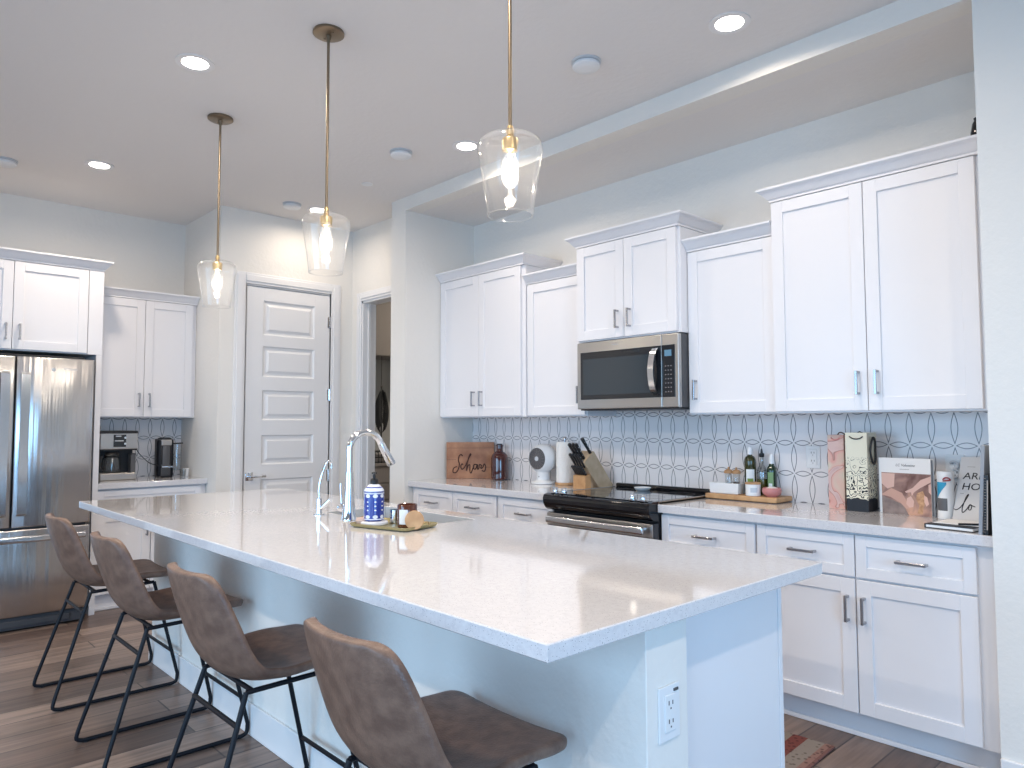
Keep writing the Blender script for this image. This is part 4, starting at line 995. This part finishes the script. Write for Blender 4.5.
def book():
    P0 = Vector((-1.333, 3.628)); P1 = Vector((-1.096, 3.585)); d = P1-P0; L = d.length; a = math.atan2(d.y, d.x); H = .257
    r = thing('photo_book', 'white photo book standing upright with a picture of hands', 'book', (P0.x, P0.y, CT), a)
    c_ = MB(); c_.box(0, L, 0, .003, 0, H); c_.box(0, L, .027, .030, 0, H); c_.box(0, .003, 0, .03, 0, H); c_.build('cover', 'paper_white', r)
    MB().box(.004, L-.003, .0035, .0265, .004, H-.004).build('pages', 'grey_binder', r)
    g = MB(); x0, x1, z0, z1 = .014, L, .0, H*.735
    def poly(pts, mi, k): g.add([(x0+(x1-x0)*u, -.0004-.0002*k, z0+(z1-z0)*v) for u, v in pts], [tuple(range(len(pts)))], mi)
    poly([(0, 0), (1, 0), (1, 1), (0, 1)], 0, 0)
    poly([(0, 0), (.55, 0), (.42, .25), (0, .42)], 4, 1)
    poly([(0, .46), (.2, .62), (.42, .52), (.50, .35), (.56, .16), (.50, .14), (.38, .28), (.18, .40), (0, .44)], 1, 2)
    poly([(0, .98), (.28, .98), (.26, .66), (.12, .60), (0, .72)], 2, 2)
    poly([(1, .96), (.80, .86), (.64, .66), (.48, .56), (.50, .53), (.60, .55), (.62, .46), (.66, .55), (.78, .66), (1, .82)], 2, 3)
    poly([(.52, .40), (.60, .46), (.66, .34), (.64, .20), (.56, .18), (.50, .26)], 2, 3)
    poly([(.72, .54), (.84, .60), (.90, .40), (.84, .20), (.82, .04), (.72, .06), (.76, .24), (.70, .40)], 3, 2)
    poly([(.86, .50), (.92, .46), (.95, .30), (.90, .24), (.86, .34)], 2, 3); poly([(.95, .75), (1, .78), (1, .52), (.95, .58)], 2, 3)
    g.build('cover_picture', ['photo_print', 'skin_print', 'skin_print_pale', 'hair_print', 'shade_print'], r, recalc=False)
    text_mesh('cover_title', 'LC Valentine', .017, 'ink_grey', r, (L*.34, -.0005, H*.855), (pi/2, 0, 0), shear=.3)
    MB().box(L*.42, L*.60, -.0006, 0, H*.80, H*.806).build('cover_caption', 'ink_grey', r)
book()
# printed canister
r = thing('printed_canister', 'white cylindrical canister with blue print and a red ribbon beside the book', 'canister', (-1.040, 3.590, CT))
MB().lathe([(.033, 0), (.034, .003), (.034, .030), (.0325, .033), (.0325, .172), (.034, .175), (.034, .202), (.032, .206)], n=36).build('canister_body', 'plastic_white', r, True)
def wrap(o, R, t0, t1, z0, z1, m, name, z0b=None):
    V = []; n_ = 10
    for i in range(n_+1):
        t = t0+(t1-t0)*i/n_; V += [(R*cos(t), R*sin(t), z0+((z0b or z0)-z0)*i/n_), (R*cos(t), R*sin(t), z1)]
    q = MB(); q.add(V, [(2*i, 2*i+2, 2*i+3, 2*i+1) for i in range(n_)]); q.build(name, m, o, recalc=False)
tc_ = math.atan2(-3.59, 1.04)
wrap(r, .0328, tc_-1.3, tc_+.15, .036, .090, 'grey_print', 'printed_figure'); wrap(r, .0330, tc_-1.3, tc_+.1, .085, .160, 'blue_print', 'printed_sky', .15)
MB().tube(spline([(.0, -.036, .172), (.010, -.037, .180), (.022, -.03, .178), (.026, -.026, .170), (.016, -.034, .168), (.0, -.037, .166)], 4), .003, 8).build('ribbon', 'red_ribbon', r, True)

# leaning plaque
def plaque():
    r = thing('lettered_plaque', 'pale grey plaque with black lettering leaning on the tile at the right end', 'plaque', (-1.005, 3.540, CT), 0)
    W, H = .200, .312; lean = math.atan2(.15, .25)
    T = Matrix.Rotation(-lean, 4, 'X') @ Matrix.Identity(4)
    b_ = MB(T); b_.box(0, W, 0, .004, 0, H, .0015); b_.build('board', 'plaque_grey', r)
    def tx(nm, s_, size, x, z, sh=0): text_mesh(nm, s_, size, 'ink', r, (T @ Vector((x, -.0008, z)))[:], (pi/2-lean, 0, 0), shear=sh)
    tx('lettering', 'ARI', .046, .018, .202, .1); tx('lettering', 'HO', .046, .018, .150, .1)
    s = MB(T); s.tube(spline([(.0, -.001, .055), (.012, -.001, .052), (.028, -.001, .070), (.046, -.001, .115), (.048, -.001, .128), (.040, -.001, .11), (.032, -.001, .06), (.036, -.001, .040), (.048, -.001, .055), (.058, -.001, .078), (.066, -.001, .075), (.064, -.001, .055), (.056, -.001, .058), (.060, -.001, .076), (.08, -.001, .07)], 6), .0018, 8)
    s.build('script_lettering', 'ink', r, True)
    MB(T).box(.03, .06, -.0006, 0, .262, .2635).build('fine_print', 'ink_grey', r); MB(T).box(.016, .03, -.0006, 0, .130, .1315).build('fine_print', 'ink_grey', r)
plaque()
# flat notebook with papers and pen
r = thing('open_notebook', 'black-covered notebook lying flat with white pages at the counter edge', 'notebook', (-.90, 3.285, CT), radians(-8))
b_ = MB(); b_.box(-.105, .075, -.08, .09, 0, .003, .001); b_.box(-.105, .075, -.08, .09, .0135, .0165, .001); b_.box(-.105, -.101, -.08, .09, 0, .0165, .001); b_.build('cover', 'black_plastic', r)
MB().box(-.100, .073, -.077, .087, .0032, .0132).build('pages', 'paper_white', r)
r = thing('paper_stack', 'loose white papers lying on top of the black notebook', 'papers', (-.91, 3.325, CT+.0168), radians(-4))
pp = MB()
for k in range(4): pp.box(-.085+.003*k, .08+.002*k, -.065+.004*k, .10-.003*k, .0006*k, .0006*k+.0005)
pp.build('sheets', 'paper_white', r)
o = MB().tube([(-.05, 0, 0), (.045, 0, 0), (.055, 0, 0)], [.004, .004, .001], 10).build('pen', 'ink', None, True); o.location = (-.855, 3.262, CT+.0235); o.rotation_euler = (0, 0, radians(35)); tag(o, 'black pen lying on the papers beside the grey binder', 'pen')
# standing binder and notebook against the wall corner
def upright(name, x, y0, y1, H, th, lean, m, label, cat):
    r = thing(name, label, cat, (x, y0, CT)); T = Matrix.Rotation(lean, 4, 'Y')
    b_ = MB(T); b_.box(0, th, 0, y1-y0, 0, H, .001); b_.build('cover', m, r); return r, T
r, T = upright('grey_binder', -.812, 3.165, 3.40, .335, .013, radians(3.2), 'grey_binder', 'tall grey binder standing on edge against the right wall', 'binder')
MB(T).box(.001, .012, .001, .03, .300, .336).build('index_tab', 'beige_card', r)
r, T = upright('spiral_notebook', -.794, 3.158, 3.38, .225, .016, radians(2.0), 'black_plastic', 'black spiral notebook between the grey binder and the wall', 'notebook')
sp = MB(T)
for k in range(20): sp.tube([(.004+.005*cos(t), -.003+.004*sin(t), .012+k*.0105) for t in [2*pi*j/10 for j in range(10)]], .0008, 5, closed=True)
sp.build('spiral_wire', 'pull_metal', r); MB(T).box(.011, .0145, -.0015, .0, .02, .205).build('page_edge', 'beige_card', r)
# small black ornament on top of the tall cabinet
r = thing('black_vase', 'small black ornament on top of the tall right-hand cabinet', 'ornament', (-.850, 3.55, 2.5185))
MB().lathe([(.02, 0), (.030, .02), (.033, .06), (.026, .10), (.018, .115), (.02, .125)], n=24).build('vase_body', 'black_gloss', r, True)

# ------------------------------------------------------------------ coffee corner
def coffee():
    x1 = -6.09; r = thing('coffee_maker', 'black and stainless coffee maker with a glass carafe beside the refrigerator', 'coffee maker', (x1, 1.60, CT))
    T = TF(x1) @ Matrix.Translation((0, 0, CT)); y0, y1 = 1.470, 1.730
    MB(T).box(y0, y1, -.26, -.12, 0, .37, .006).build('back_column', 'black_plastic', r, world=True)
    MB(T).box(y0+.004, y1-.002, -.13, 0, .0, .055, .008).build('machine_base', 'steel_flat', r, world=True)
    h = MB(T); h.box(y0, y1, -.14, 0, .235, .36, .006, mi=0); h = h.build('brew_head', 'steel_flat', r, world=True)
    MB(T).box(y0-.002, y1+.002, -.262, .002, .352, .375, .006).build('top_lid', 'black_plastic', r, world=True)
    MB(T).box(y0, y1, -.14, -.005, .225, .237).build('drip_plate', 'black_plastic', r, world=True)
    s = MB(T); s.box(1.560, 1.648, 0, .004, .252, .345, .003); s = s.build('control_panel', 'black_gloss', h, world=True)
    MB(T).box(1.575, 1.612, .004, .005, .33, .338).build('display', 'plastic_pale', s, world=True); MB(T).box(1.568, 1.628, .004, .005, .295, .302).build('display', 'plastic_pale', s, world=True)
    for z in (.322, .276): MB(T).lathe([(.009, 0), (.008, .012)], (1.638, .004, z), 18, axis='y').build('knob', 'chrome', s, True, world=True)
    MB(T).box(1.665, 1.726, .0, .0025, .305, .35, .001).build('side_pocket', 'steel_flat', h, world=True)
    g = MB(T); g.lathe([(.052, .060), (.060, .066), (.064, .10), (.060, .15), (.048, .185), (.046, .195)], (1.565, -.055, 0), 32, cap=False); g = g.build('carafe', 'jar_glass', r, True, world=True)
    MB(T).lathe([(.048, .193), (.050, .197), (.040, .212)], (1.565, -.055, 0), 28).build('carafe_lid', 'black_plastic', g, True, world=True)
    MB(T).lathe([(.0645, .175), (.047, .187)], (1.565, -.055, 0), 28, cap=False).build('carafe_band', 'chrome', g, True, world=True)
    MB(T).tube(spline([(1.505, -.03, .18), (1.483, -.01, .175), (1.478, -.01, .12), (1.500, -.03, .085)], 5), .007, 10).build('carafe_handle', 'black_plastic', g, True, world=True)
    MB(T).box(1.69, 1.725, -.10, -.02, .055, .20, .004).build('side_housing', 'dark_grey', r, world=True)
    k = MB(T); k.tube(spline([(1.735, -.06, .26), (1.742, -.04, .215), (1.775, -.03, .17), (1.83, -.03, .12), (1.90, -.06, .098)], 6), .0035, 8)
    o = k.build('power_cord', 'black_plastic', None, True); tag(o, 'black power cord running from the coffee maker to the pod machine', 'cord')
    # keep world coordinates: the builder above already holds x and y
    x2 = -6.13; r = thing('pod_coffee_machine', 'slim dark pod coffee machine right of the coffee maker', 'coffee maker', (x2, 1.967, CT)); T = TF(x2) @ Matrix.Translation((0, 0, CT))
    b_ = MB(T); b_.lathe([(.064, 0), (.066, .004), (.067, .30), (.064, .305)], (1.967, -.10, 0), 36); b_.build('machine_body', 'dark_grey', r, True, world=True)
    MB(T).box(1.904, 2.030, -.10, -.045, .0, .305, .02, seg=3).build('machine_front', 'black_metal', r, True, world=True)
    b_ = MB(T); b_.box(1.927, 2.007, -.046, -.03, .255, .30, .006); b_.build('brew_spout', 'steel_flat', r, world=True)
    MB(T).box(1.932, 2.002, -.046, -.040, .10, .25, .003).build('cup_bay', 'black_gloss', r, world=True)
    MB(T).box(1.925, 2.009, -.046, .0, .078, .09, .002).build('drip_tray', 'chrome', r, world=True)
    MB(T).box(1.927, 2.007, -.06, .0, .0, .012, .004).build('foot', 'black_metal', r, world=True)
    MB(T).lathe([(.05, .305), (.05, .312), (.035, .318)], (1.967, -.09, 0), 30).build('lid', 'black_plastic', r, True, world=True)
    MB(T).tube([(2.017, -.06, .268), (2.10, -.06, .270)], .006, 10).build('lever', 'black_plastic', r, True, world=True)
    MB(T).lathe([(.036, .05), (.036, .262)], (2.068, -.10, 0), 26).build('water_tank', 'jar_glass', r, True, world=True)
    for i, (yy, dx, zz, nm, lb) in enumerate(((2.125, -.05, .0, 'espresso_cup', 'small white cup standing right of the pod machine'), (2.085, -.0, 0, 'glass_cup', 'small clear glass beside the pod machine water tank'))):
        o = MB().lathe([(.018, 0), (.020, .002), (.026, .062), (.0245, .062), (.018, .006), (.001, .005)], n=24, cap=False).build(nm, 'plastic_white' if i == 0 else 'jar_glass', None, True)
        o.location = (x2+dx, yy, CT); tag(o, lb, 'cup')
coffee()

# ------------------------------------------------------------------ laundry room glimpse
def laundry():
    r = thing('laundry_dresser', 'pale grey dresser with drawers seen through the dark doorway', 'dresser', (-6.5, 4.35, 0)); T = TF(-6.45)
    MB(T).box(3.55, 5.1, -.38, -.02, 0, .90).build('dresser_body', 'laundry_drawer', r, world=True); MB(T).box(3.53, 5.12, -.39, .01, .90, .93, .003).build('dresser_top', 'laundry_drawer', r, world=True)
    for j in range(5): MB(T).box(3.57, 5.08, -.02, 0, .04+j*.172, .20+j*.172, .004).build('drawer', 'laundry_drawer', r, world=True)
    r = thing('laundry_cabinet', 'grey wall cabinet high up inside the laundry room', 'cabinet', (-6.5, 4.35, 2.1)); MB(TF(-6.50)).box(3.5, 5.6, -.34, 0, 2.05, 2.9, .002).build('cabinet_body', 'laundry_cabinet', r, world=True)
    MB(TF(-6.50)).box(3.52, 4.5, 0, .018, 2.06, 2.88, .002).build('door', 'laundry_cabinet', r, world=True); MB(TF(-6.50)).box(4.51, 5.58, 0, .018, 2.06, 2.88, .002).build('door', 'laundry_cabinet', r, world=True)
    g = MB()
    for k in range(16):
        z = 1.34+.33*k/15; wd = .055*sin(pi*(k+1)/17)**.6+.015
        for s in (-1, 1): g.tube([(0, s*.006, z+.03), (.02, s*wd*.7, z), (.005, s*wd*1.15, z-.05), (0, s*wd*.4, z-.09)], [.006, .013, .012, .004], 8)
    g.tube([(0, 0, 1.2), (0, 0, 1.74)], .008, 8); g.tube([(0, 0, 1.74), (0, 0, 2.052)], .003, 6)
    o = g.build('hanging_garland', 'garland_dark', None, True); o.location = (-6.50, 4.205, 0); tag(o, 'dark braided leaf garland hanging inside the laundry doorway', 'garland')
    r = thing('wire_basket', 'dark wire basket on the dresser in the laundry room', 'basket', (-6.58, 4.2, .931)); b_ = MB()
    for z in (.01, .06, .12):
        b_.tube([(-.1, -.16, z), (.1, -.16, z), (.1, .16, z), (-.1, .16, z)], .006, 6, closed=True)
    for k in range(9):
        for x in (-.1, .1): b_.tube([(x, -.16+.04*k, 0), (x, -.16+.04*k, .12)], .004, 6)
    b_.build('basket_wires', 'garland_dark', r); MB().box(-.085, .085, -.145, .145, .005, .10, .01).build('folded_cloth', 'laundry_drawer', r)
laundry()
downlight(-5.75, 4.9, 'dim unseen fill light added to brighten the laundry room', .9)  # unseen fill lamp, added so the room beyond the doorway isn't black

# ------------------------------------------------------------------ rug
def rug():
    m = mat('rug_weave', (.4, .15, .1), .95); nt = m.node_tree; b = nt.nodes['Principled BSDF']; tc = N(nt, 'ShaderNodeTexCoord'); sp = N(nt, 'ShaderNodeSeparateXYZ'); nt.links.new(tc.outputs['Object'], sp.inputs[0])
    r = N(nt, 'ShaderNodeValToRGB'); r.color_ramp.interpolation = 'CONSTANT'; e = r.color_ramp
    mr = N(nt, 'ShaderNodeMapRange'); mr.inputs['From Min'].default_value = -.5; mr.inputs['From Max'].default_value = 0; nt.links.new(sp.outputs[0], mr.inputs['Value'])
    nt.links.new(mr.outputs[0], r.inputs['Fac'])
    e.elements[0].position = 0; e.elements[0].color = (.12, .030, .026, 1); e.elements[1].position = .97; e.elements[1].color = (.15, .07, .06, 1)
    for p_, c_ in ((.55, (.20, .165, .135, 1)), (.66, (.14, .035, .027, 1)), (.78, (.21, .175, .15, 1)), (.92, (.22, .12, .10, 1))): q = e.elements.new(p_); q.color = c_
    v = N(nt, 'ShaderNodeTexVoronoi'); v.inputs['Scale'].default_value = 40; nt.links.new(tc.outputs['Object'], v.inputs['Vector'])
    r2 = N(nt, 'ShaderNodeValToRGB'); r2.color_ramp.elements[0].position = .2; r2.color_ramp.elements[0].color = (.45, .42, .42, 1); r2.color_ramp.elements[1].position = .35; r2.color_ramp.elements[1].color = (1, 1, 1, 1)
    nt.links.new(v.outputs['Distance'], r2.inputs['Fac'])
    mx = N(nt, 'ShaderNodeMix', data_type='RGBA', blend_type='MULTIPLY'); mx.inputs[0].default_value = 1; nt.links.new(r.outputs[0], mx.inputs[6]); nt.links.new(r2.outputs[0], mx.inputs[7]); nt.links.new(mx.outputs[2], b.inputs['Base Color'])
    o = MB().box(-1.5, 0, -.66, 0, 0, .009, .003).build('kitchen_rug', 'rug_weave'); o.location = (-1.325, 3.055, .0005); o.rotation_euler = (0, 0, radians(3)); tag(o, 'red and beige patterned rug on the floor between island and range', 'rug')
rug()
